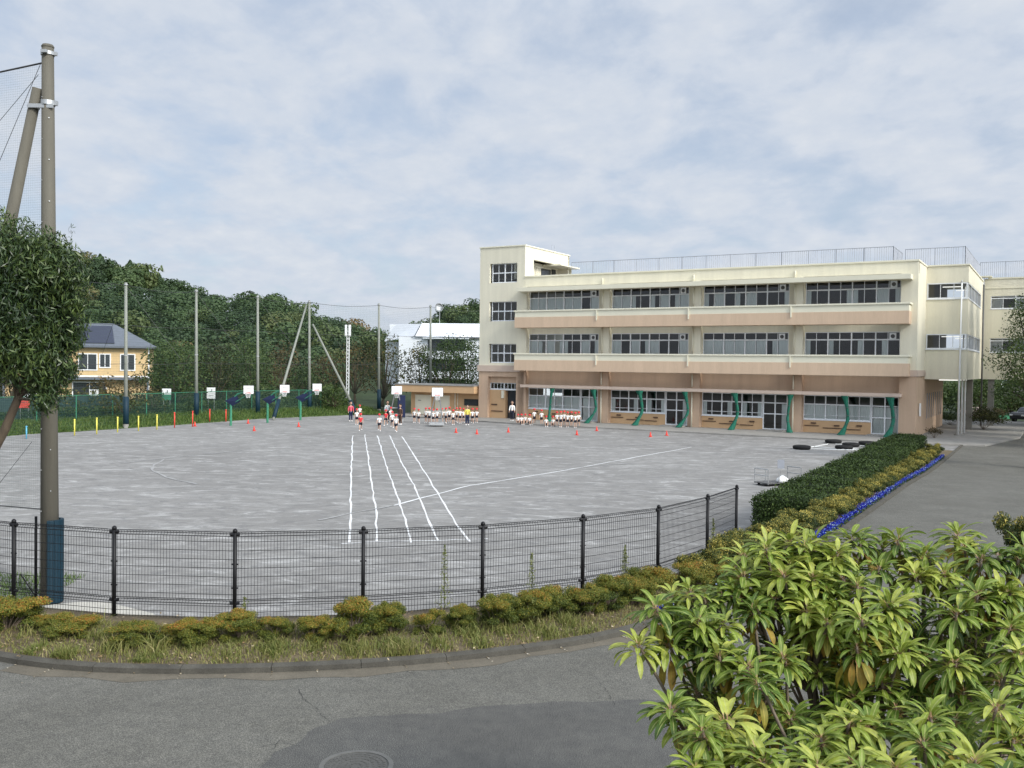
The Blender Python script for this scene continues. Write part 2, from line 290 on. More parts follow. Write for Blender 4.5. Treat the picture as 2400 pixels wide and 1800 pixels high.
M['field']=fieldmat(); M['asphalt']=asphalt('worn_asphalt',(.108,.105,.093),(.138,.135,.121)); M['asphalt2']=asphalt('dark_asphalt_patch',(.082,.081,.077),(.104,.103,.097),.7)
M['kerb']=mat('stained_kerb_concrete',(.075,.070,.058),.9,.3,3,bump=.4,bscale=60,fine=.2)
M['soil']=mat('dry_soil',(.115,.09,.055),.95,.35,2.5,bump=.6,bscale=30,fine=.3)
M['farground']=mat('weedy_ground',(.03,.045,.018),.95,.35,.4,fine=.2,bscale=6)
M['sand']=mat('sandy_concrete',(.44,.42,.37),.9,.15,1.5,fine=.1)
M['brownstain']=mat('brown_silt',(.125,.110,.084),.95,.2,3,fine=.2,bscale=60)
M['chalk']=mat('white_chalk',(.66,.665,.66),.95,.1,9,fine=.12,bscale=30)
M['faint']=mat('worn_chalk',(.31,.308,.30),.95,.18,6,fine=.12,bscale=20)

# ------------------------------------------------------------------ ground
def structure(o): o['kind']='structure'; return o
g=MB(); g.quad((-900,-300,-.03),(900,-300,-.03),(900,1200,-.03),(-900,1200,-.03)); structure(g.build('ground',M['farground']))
# playground outline
edge=[G(a*K,b*K)[:2] for a,b in ((0,944),(60,938),(160,933),(400,917),(560,905),(750,897),(890,897))]
d0=edge[1]-edge[0]; far_left=edge[0]-np.array((4.,12.))
fp=[(-60,14),(-60,44)]+[tuple(far_left)]+[tuple(e) for e in edge]+[tuple(W(-46.8,-.3)[:2]),tuple(W(-30,-2.0)[:2]),tuple(W(6,-2.0)[:2]),(34,60),(24,50),(14,33),(9,24),(5.5,12),(-12,12)]
g=MB(); g.add([(x,y,0) for x,y in fp],[tuple(range(len(fp)))[::-1]]); structure(g.build('playground',M['field']))
# raised road terrace + sloping drive: kerb line
kpx=[(-420,1290),(-260,1345),(-120,1389),(0,1415),(100,1430),(200,1437),(350,1440),(500,1438),(700,1432),(900,1420),(1100,1400),(1250,1380),(1380,1355)]
kl=[]
for a,b in kpx:
    p=G(a*K,b*K,.92); kl.append((p[0],p[1]))
for a,b in ((1540,1462),(1680,1434),(1760,1402),(1850,1338),(1955,1266),(2050,1196),(2130,1138),(2217,1080),(2260,1043),(2300,1012),(2340,985)):
    p=GR(a,b); kl.append((p[0],p[1]))
kl=[Vector(p) for p in kl]
def resample(P,step):
    out=[P[0].copy()]; acc=0
    L=[0]
    for i in range(1,len(P)): L.append(L[-1]+(P[i]-P[i-1]).length)
    n=int(L[-1]/step); res=[]
    for k in range(n+1):
        s=L[-1]*k/n; i=max(j for j in range(len(L)) if L[j]<=s+1e-9); i=min(i,len(P)-2)
        t=(s-L[i])/max(1e-9,L[i+1]-L[i]); res.append(P[i].lerp(P[i+1],t))
    return res
def smooth(P,it=3):
    for _ in range(it): P=[P[0]]+[(P[i-1]+P[i]*2+P[i+1])/4 for i in range(1,len(P)-1)]+[P[-1]]
    return P
ks=smooth(resample(kl,.6),3)
def off(P,d):
    o=[]
    for i,p in enumerate(P):
        t=(P[min(i+1,len(P)-1)]-P[max(i-1,0)]).normalized(); o.append(p+Vector((-t.y,t.x))*d)
    return o
fpts=[(32.5,1223),(268,1239),(551,1246),(852,1240),(1132,1229),(1367,1211),(1544,1189),(1659,1163),(1727,1141)]
fw=[Vector(G(a,b,2.3)[:2]) for a,b in fpts]
fw=[fw[0]+Vector((-3.6,1.9)),fw[0]+Vector((-1.85,.78))]+fw
# road surface: strip from the kerb line to a far right/near border
V=[];F=[]
nk=len(ks); cols=14
for i,p in enumerate(ks):
    t=i/(nk-1)
    if p.y<19: q=Vector((p.x*1.6+ (12*max(0,min(1,(p.x)/6))),-4.))
    else: q=p+Vector((.86,-.5))*7.5
    if 0<=p.x and p.y<24:
        a=min(1,max(0,(p.y-13.4)/9)); q0=Vector((p.x*2.6+2,-4+a*4)); q1=p+Vector((.86,-.5))*7.5; q=q0.lerp(q1,a**1.5)
    for k in range(cols+1):
        s=k/cols; w=p.lerp(q,s); V.append((w.x,w.y,zr(w.y)+.006))
for i in range(nk-1):
    for k in range(cols):
        a=i*(cols+1)+k; F.append((a,a+1,a+cols+2,a+cols+1))
me=npmesh('road',V,F,M['asphalt']); structure(me)
# kerb with joints
g=MB()
ins=off(ks,.0); outr=off(ks,.13)
for i in range(nk-1):
    a,b=ins[i],ins[i+1]; c2,d2=outr[i+1],outr[i]
    dirv=(b-a).normalized()*.004
    if i%2: b=b-dirv; c2=c2-dirv
    else: a=a+dirv; d2=d2+dirv
    z0=zr(a.y); z1=zr(b.y); h=.10
    g.add([(a.x,a.y,z0-.1),(b.x,b.y,z1-.1),(c2.x,c2.y,z1-.1),(d2.x,d2.y,z0-.1),(a.x,a.y,z0+h-.02),(b.x,b.y,z1+h-.02),(c2.x,c2.y,z1+h),(d2.x,d2.y,z0+h)],
      [(0,3,2,1),(4,5,6,7),(0,1,5,4),(1,2,6,5),(2,3,7,6),(3,0,4,7)])
structure(g.build('kerb',M['kerb']))
# planting strip between kerb and fence / hedge
outer=[Vector((-14.5,19.5))]+[p+Vector((0,.12)) for p in fw]+[Vector((5.9,22.6)),Vector((7.0,24.6)),Vector((9.3,28.2)),Vector((10.9,31.5)),Vector((14.7,38.3)),Vector((23.0,53.2)),Vector((25.2,57.))]
so_=smooth(resample(outer,.5),1)
inner=[p for p in outr if p.y<57.5]
def samp(P,n):
    L=[0]
    for i in range(1,len(P)): L.append(L[-1]+(P[i]-P[i-1]).length)
    r=[]
    for k in range(n):
        s=L[-1]*k/(n-1); i=0
        while i<len(P)-2 and L[i+1]<s: i+=1
        r.append(P[i].lerp(P[i+1],(s-L[i])/max(1e-9,L[i+1]-L[i])))
    return r
# pair each inner point with nearest outer point to avoid skew
V=[];F=[];ni=len(inner); cs=6
pair=[]; last=0
for p in inner:
    j=min(range(last,len(so_)),key=lambda k:(so_[k]-p).length); last=j; pair.append(so_[j])
for p,q in zip(inner,pair):
    for k in range(cs+1):
        s=k/cs; w=p.lerp(q,s); V.append((w.x,w.y,zr(w.y)+.09+ (.05*math.sin(s*math.pi))+random.uniform(-.008,.008)))
    V.append((q.x,q.y,-.1))
for i in range(ni-1):
    for k in range(cs+1):
        a=i*(cs+2)+k; F.append((a,a+cs+2,a+cs+3,a+1))
structure(npmesh('planting_strip',V,F,M['soil'],smooth=False))
def strip_point(i,s):
    p=inner[i].lerp(pair[i],s); return p
# concrete retaining edge under the fence
g=MB(); fo=smooth(resample(fw+[Vector((5.9,22.6))],.4),1); fo1=off(fo,-.06); fo2=off(fo,.08)
for i in range(len(fo)-1):
    a,b,c2,d2=fo1[i],fo1[i+1],fo2[i+1],fo2[i]
    g.add([(a.x,a.y,-.05),(b.x,b.y,-.05),(c2.x,c2.y,-.05),(d2.x,d2.y,-.05),(a.x,a.y,.86),(b.x,b.y,.86),(c2.x,c2.y,.86),(d2.x,d2.y,.86)],[(4,5,6,7),(0,1,5,4),(2,3,7,6)])
tag(g.build('retaining_wall',M['kerb']),'low dark concrete retaining edge running under the curved black fence','wall')
# asphalt patch, silt and cracks
def sheet(name,pts,z,m,zf=None):
    g=MB(); P=[(p[0],p[1],(zf(p[1]) if zf else 0)+z) for p in pts]; g.add(P,[tuple(range(len(P)))]); return structure(g.build(name,m))
pp=[(520,1870),(600,1800),(650,1765),(700,1735),(745,1705),(800,1684),(870,1677),(940,1676),(1000,1672),(1060,1665),(1130,1656),(1200,1650),(1300,1646),(1420,1642),(1600,1640),(1800,1660),(2100,1900),(1500,2300),(700,2200)]
_pp=resample([Vector(G(a,b,.81)[:2]) for a,b in pp],.05)
sheet('asphalt_patch',[(q.x+random.uniform(-.012,.012)+.03*math.sin(i*.5),q.y+random.uniform(-.012,.012)+.025*math.sin(i*.33+1)) for i,q in enumerate(_pp)],.810,M['asphalt2'])
so1=off(ks,-.004); so2=off(ks,-.30)
idx=[i for i,p in enumerate(ks) if -7<p.x<2.4 and p.y<16]
g=MB()
for i in idx[:-1]:
    wob=lambda j:off(ks,-.10-.16*abs(math.sin(j*1.3))-.12*abs(math.sin(j*.37+1))+.05*math.sin(j*4.7))[j]
    a,b=so1[i],so1[i+1]; c2,d2=wob(i+1),wob(i)
    g.quad((a.x,a.y,.8098),(b.x,b.y,.8098),(c2.x,c2.y,.8098),(d2.x,d2.y,.8098))
structure(g.build('silt_along_kerb',M['brownstain']))
def ribbon(g,pts,w,z,zf=None,jit=0.):
    P=[Vector(p[:2]) for p in pts]; n=len(P)
    L=[];Rr=[]
    for i,p in enumerate(P):
        t=(P[min(i+1,n-1)]-P[max(i-1,0)]).normalized(); nn=Vector((-t.y,t.x)); ww=w*(1+random.uniform(-jit,jit))/2; L.append(p+nn*ww); Rr.append(p-nn*ww)
    for i in range(n-1):
        zz=[(zf(q.y) if zf else 0)+z for q in (L[i],Rr[i],Rr[i+1],L[i+1])]
        g.quad((*L[i],zz[0]),(*Rr[i],zz[1]),(*Rr[i+1],zz[2]),(*L[i+1],zz[3]))
def wander(pts,step,amp):
    P=resample([Vector(p[:2]) for p in pts],step); return [p+Vector((random.uniform(-amp,amp),random.uniform(-amp,amp))) for p in P]
g=MB()
for c_ in ([(698,1616),(720,1645),(742,1662),(770,1690)],[(610,1752),(650,1742),(700,1748)],[(635,1760),(655,1735)],[(1405,1600),(1425,1625),(1440,1652)]):
    ribbon(g,wander([G(a,b,.81) for a,b in c_],.05,.02),.005,.8145,jit=.7)
structure(g.build('road_cracks',mat('crack_dark',(.03,.03,.03),.9)))
# chalk lines
lanes=[[(762,941),(759,1010),(757,1080),(757,1130),(753,1172)],[(788,938),(797,1000),(805,1060),(813,1110),(813,1170)],[(815,941),(836,1010),(858,1070),(878,1130),(888,1172)],[(842,941),(868,1000),(895,1050),(925,1120),(946,1168)],[(868,943),(905,1000),(945,1065),(985,1130),(1013,1170)]]
g=MB()
for l in lanes:
    P=[Vector(G(a*K,b*K)[:2]) for a,b in l]; ribbon(g,wander(P,1.,.025),.062,.006,jit=.35)
structure(g.build('lane_lines',M['chalk']))
g=MB()
ribbon(g,wander([G(a*K,b*K) for a,b in ((738,1175),(813,1170),(946,1168),(1055,1164))],.3,.03),.06,.0102,jit=.6)
ribbon(g,wander([G(a*K,b*K) for a,b in ((850,1092),(1010,1050),(1200,1020),(1400,983),(1495,966))],1,.03),.10,.0102,jit=.4)
structure(g.build('field_lines',M['chalk']))
g=MB()
for l in ([(690,1124),(770,1107),(850,1092)],[(640,1176),(700,1178),(738,1175)],[(254,1002),(330,993),(400,986),(480,978),(540,971)],[(355,992),(330,1006),(330,1018),(365,1033),(425,1046)],[(620,966),(700,962),(760,960)],[(1180,1019),(1260,1009),(1370,1000)],[(960,975),(1200,966),(1400,962)]):
    ribbon(g,wander([G(a*K,b*K) for a,b in l],.7,.05),.10,.0144,jit=.7)
structure(g.build('worn_field_lines',M['faint']))
# pole foot slab and grass bank left
sheet('pole_slab',[G(a,b,0) for a,b in ((95,1422),(180,1413),(250,1413),(360,1440),(420,1500),(60,1500))],.018,M['sand'])
# building apron
a0=[W(-46.9,.6)[:2],W(-46.9,-1.6)[:2],W(-38.0,-3.6)[:2],W(-30,-5.0)[:2],W(-15,-5.35)[:2],W(-3,-5.5)[:2],W(.3,-5.5)[:2],W(4.8,-4.2)[:2],W(6.5,6)[:2],W(6.5,30)[:2],W(-38,30)[:2],W(-47,8)[:2]]
g=MB(); g.prism([tuple(p) for p in a0][::-1],-.05,.12); structure(g.build('paving',M['concrete'],bevel=.02))
# ------------------------------------------------------------------ hill and forest
ridge=[(-150,30,170),(-93.1,28.2,170),(-77.6,24.4,170),(-70.7,22.9,170),(-60.6,19.7,170),(-52.8,17.1,170),(-49.7,16.6,170),(-45.1,18.2,170),(-39.7,16.1,170),(-32.7,13.5,170),(-25.7,11.7,170),(-20.7,9.6,170),(-10,6.5,170),(60,3.,170)]
rx=[a[0] for a in ridge]; rzv=[max(0,a[1]-5.6) for a in ridge]
r2x=[-60,-27,-22,-14.8,-7.5,0,20,60,100]; r2z=[0,0,7,12.6,14.4,15,13,10,6]
def hz(x,y):
    a=np.interp(x*170/np.maximum(y,100),rx,rzv); s=np.clip((y-112)/58,0,1); s=s*s*(3-2*s); a1=a*s*np.clip(1-(y-172)/120,0.2,1)
    b=np.interp(x*205/np.maximum(y,100),r2x,r2z); t=np.clip((y-165)/40,0,1); t=t*t*(3-2*t); b1=b*t*np.clip(1-(y-205)/140,0,1)
    return np.maximum(a1,b1)
xs=np.linspace(-190,110,76); ys=np.linspace(108,330,50); X,Y=np.meshgrid(xs,ys); Z=hz(X,Y)-.02
V=np.stack([X,Y,Z],-1).reshape(-1,3); nx=len(xs); F=[(j*nx+i,j*nx+i+1,(j+1)*nx+i+1,(j+1)*nx+i) for j in range(len(ys)-1) for i in range(nx-1)]
structure(npmesh('hill',V,F,M['farground'],smooth=True))
def unit(a): return a/np.maximum(1e-9,np.linalg.norm(a,axis=-1,keepdims=True))
def cards(C,Nn,L,Wd,tilt=.5,down=0.):
    n=len(C); Nn=unit(Nn+rng.normal(0,tilt,(n,3))); rr=rng.normal(0,1,(n,3)); 
    if down: rr[:,2]-=down
    T=unit(rr-Nn*(rr*Nn).sum(1,keepdims=True)); B=np.cross(Nn,T); L=np.asarray(L).reshape(-1,1)*np.ones((n,1)); Wd=np.asarray(Wd).reshape(-1,1)*np.ones((n,1))
    V=np.stack([C-T*L/2,C+B*Wd/2+T*L*.05,C+T*L/2,C-B*Wd/2+T*L*.05],1).reshape(-1,3); F=np.arange(4*n).reshape(-1,4); return V,F
def lobes_cards(lobes,dens,L,Wd,tilt=.6,shell=(.72,1.04),down=0.,base=.35,spread=.25,tips=0.,top=1.):
    Cs=[];Ns=[];Ts=[]
    for (c,r) in lobes:
        c=np.array(c);r=np.array(r); n=int(dens*(r[0]*r[1]+r[0]*r[2]+r[1]*r[2])/3*12)
        if n<3: continue
        d=unit(rng.normal(0,1,(n,3))); sh=rng.uniform(shell[0],shell[1],(n,1)); C=c+d*r*sh; Cs.append(C); Ns.append(unit(d/r)+np.array((0,0,.25)))
        lt=rng.normal(base,spread*.5)   # each bough its own hue
        Ts.append(np.clip(lt+rng.normal(0,spread,(n,)),0,1))
    C=np.concatenate(Cs);Nn=np.concatenate(Ns);T=np.concatenate(Ts)
    if tips: T=np.clip(T+tips*(np.clip(C[:,2]/top,0,1)**2-.5),0,1)      # tint rises towards the crest, falls lower down
    V,F=cards(C,Nn,L*rng.uniform(.6,1.3,len(C)),Wd*rng.uniform(.7,1.2,len(C)),tilt,down); return V,F,T
# forest on the hills (far wood reading as one mass)
Vs=[];Ts=[]
def crown_template(k):
    lob=[]
    for i in range(9):
        a=rng.uniform(0,6.28); rr=rng.uniform(.2,.62); z=rng.uniform(-.25,.5); lob.append(((math.cos(a)*rr,math.sin(a)*rr,z),(rng.uniform(.3,.45),)*2+(rng.uniform(.24,.36),)))
    lob.append(((0,0,.2),(.6,.6,.55)))
    V,F,T=lobes_cards(lob,60,.14,.11,.42,(.86,1.04),base=.0,spread=.06); return V,T
tmpl=[crown_template(k) for k in range(6)]
cnt=0
pts=[]
for _ in range(15000):
    y=rng.uniform(114,236); x=rng.uniform(-1.02*y,.05*y)
    if y<165 and x>-22: continue
    if y>178 and x<-.18*y: continue
    r=rng.uniform(2.1,4.2)
    if all((x-a)**2+(y-b)**2>(.56*(r+c_))**2 for a,b,c_ in pts): pts.append((x,y,r))
for x,y,r in pts:
    V,T=tmpl[rng.integers(6)]; a=rng.uniform(0,6.28); ca,sa=math.cos(a),math.sin(a); q=V*np.array((r,r,r*rng.uniform(.8,1.15))); q=np.stack([q[:,0]*ca-q[:,1]*sa,q[:,0]*sa+q[:,1]*ca,q[:,2]],-1)
    h=float(hz(np.array(x),np.array(y))); hh=rng.uniform(2.4,3.6); q=q+np.array((x,y,h+hh)); hue=rng.choice([.18,.28,.38,.5,.62,.86],p=[.15,.25,.27,.20,.10,.03])+rng.normal(0,.06)
    n=len(q)//4; keep=np.repeat(rng.random(n)<(.95 if x>-.55*y else .6),4); q=q[keep]; Vs.append(q); Ts.append(np.clip(hue+T[keep[::4]]+rng.normal(0,.02),0,1))
# a few pointed conifers on the skyline
for (px,py,h) in ((235,602,3),(305,616,3),(372,646,3)):
    p=D(px,py,170); n=700; t=rng.random(n)**.7; a=rng.uniform(0,6.28,n); rad=(t*1.7+.05)*(0.7+.5*rng.random(n)); C=np.stack([p[0]+rad*np.cos(a),p[1]+rad*np.sin(a),p[2]+.5-t*h],-1)
    V,F=cards(C,np.stack([np.cos(a),np.sin(a),np.full(n,.6)],-1),.5,.3,.4); Vs.append(V); Ts.append(np.clip(.22+rng.normal(0,.06,n),0,1))
Vf=np.concatenate(Vs); Tf=np.concatenate(Ts); print('forest quads',len(Tf),'crowns',len(pts))
fo_=npmesh('forest',Vf,np.arange(len(Vf)).reshape(-1,4),M['forest'],tint=Tf); tag(fo_,'dense dark green wood covering the hills behind the school','forest',kind='stuff')

# ------------------------------------------------------------------ school building (local axes: x along the facade to the right, y into depth)
PB=8.107; NB=4; LL=PB*NB
sch=empty('school_building',(BX,BY,0),-PSI,'long three storey cream school block with two brown balconies and a left stair tower','school building')
def part(g,name,m,parent=sch,bevel=0,label=None,smooth=False):
    o=g.build(name,m,parent,smooth,bevel)
    if label: o['label']=label
    return o
def curtain_mesh(g,u0,u1,z0,z1,v,ax='u',sgn=1,tie=False):
    n=max(4,int((u1-u0)/.05)); V=[];F=[]
    for i in range(n+1):
        s=i/n; u=u0+(u1-u0)*s; d=.035*math.sin(i*1.9+u*3)
        zs=[z0,z0+(z1-z0)*.4,z1]
        for j,z in enumerate(zs):
            uu=u
            if tie and j==1: uu=u0+(u-u0)*.35
            if tie and j==0: uu=u0+(u-u0)*.55
            V.append((uu,v+d,z) if ax=='u' else (v+d,uu,z))
    for i in range(n):
        for j in range(2): a=i*3+j; F.append((a,a+3,a+4,a+1))
    g.add(V,F)
def window(u0,u1,z0,z1,v,units=4,tz=None,curt=None,ax='u',depth=.08,mid=None,fan=False,sashes=2,cm='curtain',fw=.06,inward=1,par=None,lights=None):
    par=par or sch
    g=MB()
    def B(a0,a1,b0,b1,c0,c1):
        if ax=='u': g.box(a0,a1,b0,b1,c0,c1)
        else: g.box(b0,b1,a0,a1,c0,c1)
    I=inward
    def vr(a,b): return (v+a*I,v+b*I) if I>0 else (v+b*I,v+a*I)
    y0,y1=vr(-.03,depth)
    B(u0,u1,y0,y1,z1-fw,z1); B(u0,u1,y0,y1,z0,z0+fw+.02); B(u0,u0+fw,y0,y1,z0+fw,z1-fw); B(u1-fw,u1,y0,y1,z0+fw,z1-fw)
    uw=(u1-u0)/units; 
    for k in range(1,units): B(u0+k*uw-fw*.75,u0+k*uw+fw*.75,y0-.004*I if I>0 else y0,y1,z0+fw,z1-fw)
    ya,yb=vr(.0,depth-.01)
    if tz: B(u0+fw,u1-fw,ya-.002,yb+.002,tz-.05,tz+.05)
    if mid: B(u0+fw,u1-fw,ya-.001,yb+.001,mid-.02,mid+.02)
    for k in range(units):
        for s in range(1,sashes): 
            c=u0+k*uw+uw*s/sashes; yc,yd=vr(.01,depth-.02); B(c-.022,c+.022,yc,yd,z0+fw,z1-fw)
    # sill
    B(u0-.04,u1+.04,*vr(-.09,-.031),z0-.06,z0+.015)
    w=part(g,'window',M['alu'],par)
    g=MB(); yp=v+.035*I
    if ax=='u': g.quad((u0+.01,yp,z0+.01),(u1-.01,yp,z0+.01),(u1-.01,yp,z1-.01),(u0+.01,yp,z1-.01))
    else: g.quad((yp,u0+.01,z0+.01),(yp,u1-.01,z0+.01),(yp,u1-.01,z1-.01),(yp,u0+.01,z1-.01))
    part(g,'pane',M['glass'],w)
    if curt:
        g=MB(); n=len(curt); cw=(u1-u0)/n; any_=False; top=(tz-.04) if tz else z1-.05
        for k,c in enumerate(curt):
            a=u0+k*cw+.02; b=a+cw-.03
            if c==1: curtain_mesh(g,a,b,z0+.03,top,v+.12*I,ax); any_=True
            elif c==2: curtain_mesh(g,a,a+(b-a)*.45,z0+.03,top,v+.12*I,ax); any_=True
            elif c==3: curtain_mesh(g,a+(b-a)*.5,b,z0+.03,top,v+.12*I,ax); any_=True
            elif c==4: curtain_mesh(g,a,b,z0+.03,z1-.06,v+.12*I,ax); any_=True
            elif c==5: curtain_mesh(g,a,b,z0+.03,top,v+.12*I,ax,tie=True); any_=True
        if any_: g.each('curtain',M[cm],w,True)
    if fan:
        g=MB(); fc=u0+(u1-u0)*.925; s=.24; zz=z1-.34
        g.box(fc-s,fc+s,v-.06,v-.03,zz-s,zz+s); fo=part(g,'ventilation_fan',M['alu'],w)
        g=MB(); 
        ring=[(fc+.15*math.cos(t),v-.062,zz+.15*math.sin(t)) for t in [k*math.pi/8 for k in range(16)]]; g.add(ring,[tuple(range(16))]); g.box(fc-.02,fc+.02,v-.07,v-.063,zz-.15,zz+.15)
        part(g,'fan_opening',M['darkframe'],w)
    return w
# walls
g=MB()                                        # cream upper walls
wl=.45
Z2=4.5
segs=[]
for i in range(NB):
    r=-(NB-1-i)*PB if False else -(NB-1-i)*PB
    # bay i from left: between pillar right edges
    a=-(NB-i)*PB+0.0; b=a+PB-(1.15 if i==NB-1 else .75)
    segs.append((a,b))
wins=[]
for i,(a,b) in enumerate(segs):
    w0=a+.06; w1=b-(.05 if i==NB-1 else .42); wins.append((w0,w1))
    # jamb strips, heads and aprons
    for (zs,ze,wz0,wz1) in ((Z2,8.35,5.35,7.8),(8.35,12.0,9.15,11.62)):
        g.box(a,b,wl,wl+.2,zs,wz0); g.box(a,b,wl,wl+.2,wz1,ze)
        g.box(a,w0,wl,wl+.2,wz0,wz1); g.box(w1,b,wl,wl+.2,wz0,wz1)
g.box(-LL-.2,0,0,.3,12.0,12.85)             # parapet band over the bays
for i in range(NB+1):
    r=-(NB-i)*PB; w=1.15 if i==NB else (.75 if i else .85)
    g.box(r-w,r,.002,.65,4.52,11.998)
# right end side wall and rear
g.box(-.3,-.002,.652,18,4.52,12.848)
g.box(-LL-.2,-.302,17.8,18,0.12,12.8)
part(g,'wall',M['cream'])
g=MB()                                       # tan ground floor walls
for i,(a,b) in enumerate(segs):
    w0,w1=wins[i]; g.box(a,b,wl,wl+.2,2.98,4.498)
    g.box(a,w0,wl,wl+.2,.12,2.98); g.box(w1,b,wl,wl+.2,.12,2.98)
for i in range(NB+1):
    r=-(NB-i)*PB; w=1.15 if i==NB else (.75 if i else .85)
    g.box(r-w,r,0,.652,.12,4.515)
g.box(-.302,0,.654,6.2,.12,4.515); g.box(-.302,0,6.2,18,.12,4.515)
part(g,'ground_floor_wall',M['tan'],label='tan painted ground floor walls and pillars')
g=MB(); g.box(-1.2,.06,-.05,5.0,4.52,4.98); part(g,'corner_band',M['pinktrim'],bevel=.01)
g=MB()
for i,(a,b) in enumerate(segs):
    pass
# floors / ceilings / back partitions inside
g=MB()
for z in (4.35,8.2,11.95): g.box(-LL-.3,-.31,.66,17.7,z,z+.14)
g.box(-LL-.3,-.31,.66,17.7,.02,.13)
part(g,'floor_slab',M['slab'])
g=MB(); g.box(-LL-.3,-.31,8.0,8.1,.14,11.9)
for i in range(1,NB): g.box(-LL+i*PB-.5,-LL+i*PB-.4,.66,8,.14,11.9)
part(g,'inner_wall',M['room'])
g=MB(); g.box(-LL-4.9,-.31,.3,17.8,12.75,12.8); part(g,'roof',M['concrete'])
g=MB(); g.box(-LL-.2,.05,-.07,.35,12.852,12.98); g.box(-.3,.05,.352,18.05,12.852,12.98); part(g,'parapet_cap',M['creamcap'],bevel=.01)
# eave
g=MB(); g.box(-32.85,-.36,-1.17,-.001,11.5,11.86); part(g,'eave',M['creamcap'],bevel=.01)
# balconies
for zb in (8.30,4.52):
    g=MB(); g.box(-32.97,-.42,-1.19,-1.07,zb+.0,zb+.93); g.box(-32.97,-.42,-1.069,-.003,zb,zb+.16); g.box(-32.97,-32.85,-1.069,-.003,zb+.16,zb+.93); g.box(-.54,-.42,-1.069,-.003,zb+.16,zb+.93)
    b=part(g,'balcony',M['pink'],bevel=.008)
    g=MB(); g.box(-32.95,-.44,-1.17,-1.08,zb+.932,zb+1.40); g.box(-32.95,-32.86,-1.079,-.003,zb+.932,zb+1.40); g.box(-.53,-.44,-1.079,-.003,zb+.932,zb+1.40)
    part(g,'balcony_upstand',M['creamcap'],b)
    g=MB(); g.box(-33.05,-.34,-1.24,-1.03,zb+1.402,zb+1.53); g.box(-33.05,-32.84,-1.029,-.003,zb+1.402,zb+1.53); g.box(-.55,-.34,-1.029,-.003,zb+1.402,zb+1.53)
    part(g,'handrail',M['creamcap'],b,bevel=.015)
    g=MB()
    for i in range(1,NB): u=-(NB-i)*PB-.62; g.box(u-.05,u+.05,-1.26,-1.2,zb+.55,zb+1.40); 
    g.each('drain_spout',M['creamcap'],b)
# joint marks on roof band + drain pipes
for i in range(1,NB):
    u=-(NB-i)*PB-.62
    g=MB(); g.tube([(u,-.08,12.5),(u,-.08,11.87)],.05); g.tube([(u-.0,-.09,11.5),(u,-.09,9.85)],.05); g.tube([(u,-.09,8.3),(u,-.09,6.06)],.05); g.tube([(u,-.09,4.5),(u,-.09,3.4)],.055); g.tube([(u,-.09,3.0),(u,-.09,.13)],.055)
    g.each('drainpipe',M['creamcap'],sch,True)
# ground floor canopy
g=MB(); g.box(-32.6,-.93,-.72,-.003,3.02,3.27); part(g,'canopy',M['pinktrim'],bevel=.01)
# windows upper
C3=[[1,1,1,1,1,1,0,1],[1,1,2,0,2,1,3,1],[2,1,0,2,1,0,0,3],[2,0,0,3,2,0,1,3]]
C2=[[1,2,1,3,2,0,1,3],[1,0,1,3,1,0,0,1],[1,1,1,1,1,1,3,1],[2,0,2,0,3,0,3,0]]
for i in range(NB):
    w0,w1=wins[i]
    window(w0,w1,9.15,11.62,wl+.05,4,10.99,C3[i],fan=True)
    window(w0,w1,5.35,7.80,wl+.05,4,7.21,C2[i],fan=True)
    dw=1.95 if i else 1.7
    if i==0: cg=[1]*6
    elif i==3: cg=[1]*6
    else: cg=[2,0,3,0,2,3]
    w1s=w1-dw
    ww=window(w0,w1s,1.12,2.98,wl+.05,3,2.28,cg,mid=1.46)
    # glazed door
    g=MB(); a,b=w1s+.03,w1; y0,y1=wl+.02,wl+.12
    g.box(a,a+.09,y0,y1,.2,2.98); g.box(b-.07,b,y0,y1,.2,2.98); g.box((a+b)/2-.045,(a+b)/2+.045,y0,y1,.2,2.98)
    for z in (.2,1.38,2.24,2.92): g.box(a+.09,(a+b)/2-.045,y0,y1,z,z+.08); g.box((a+b)/2+.045,b-.07,y0,y1,z,z+.08)
    d=part(g,'door',M['alu'])
    g=MB(); g.quad((a,wl+.07,.2),(b,wl+.07,.2),(b,wl+.07,2.98),(a,wl+.07,2.98)); part(g,'pane',M['glass'],d)
    g=MB()
    if i in (0,3): curtain_mesh(g,a+.1,b-.08,.25,2.2,wl+.25)
    else: curtain_mesh(g,b-.5,b-.08,.25,2.2,wl+.25)
    part(g,'curtain',M['curtain'],d,smooth=True)
    g=MB(); g.box(w0,w1s+.03,wl-.0,wl+.15,.12,1.06); sp_=part(g,'spandrel',M['orange'])
    g=MB()
    L=w1s-w0
    for (s,e,z) in ((.02,.24,.62),(.30,.62,.48),(.64,.86,.44)): g.box(w0+L*s,w0+L*e,wl-.06,wl-.001,z,z+.05)
    for (s,z) in ((.12,.80),(.47,.66),(.8,.72)): g.box(w0+L*s,w0+L*s+.38,wl-.10,wl-.001,z,z+.09)
    g.each('ledge',M['browncloth'],sp_)
    g=MB(); g.box(w1s-.1,w1,-.9,wl-.001,.12,.2); part(g,'step',M['concrete'],d)
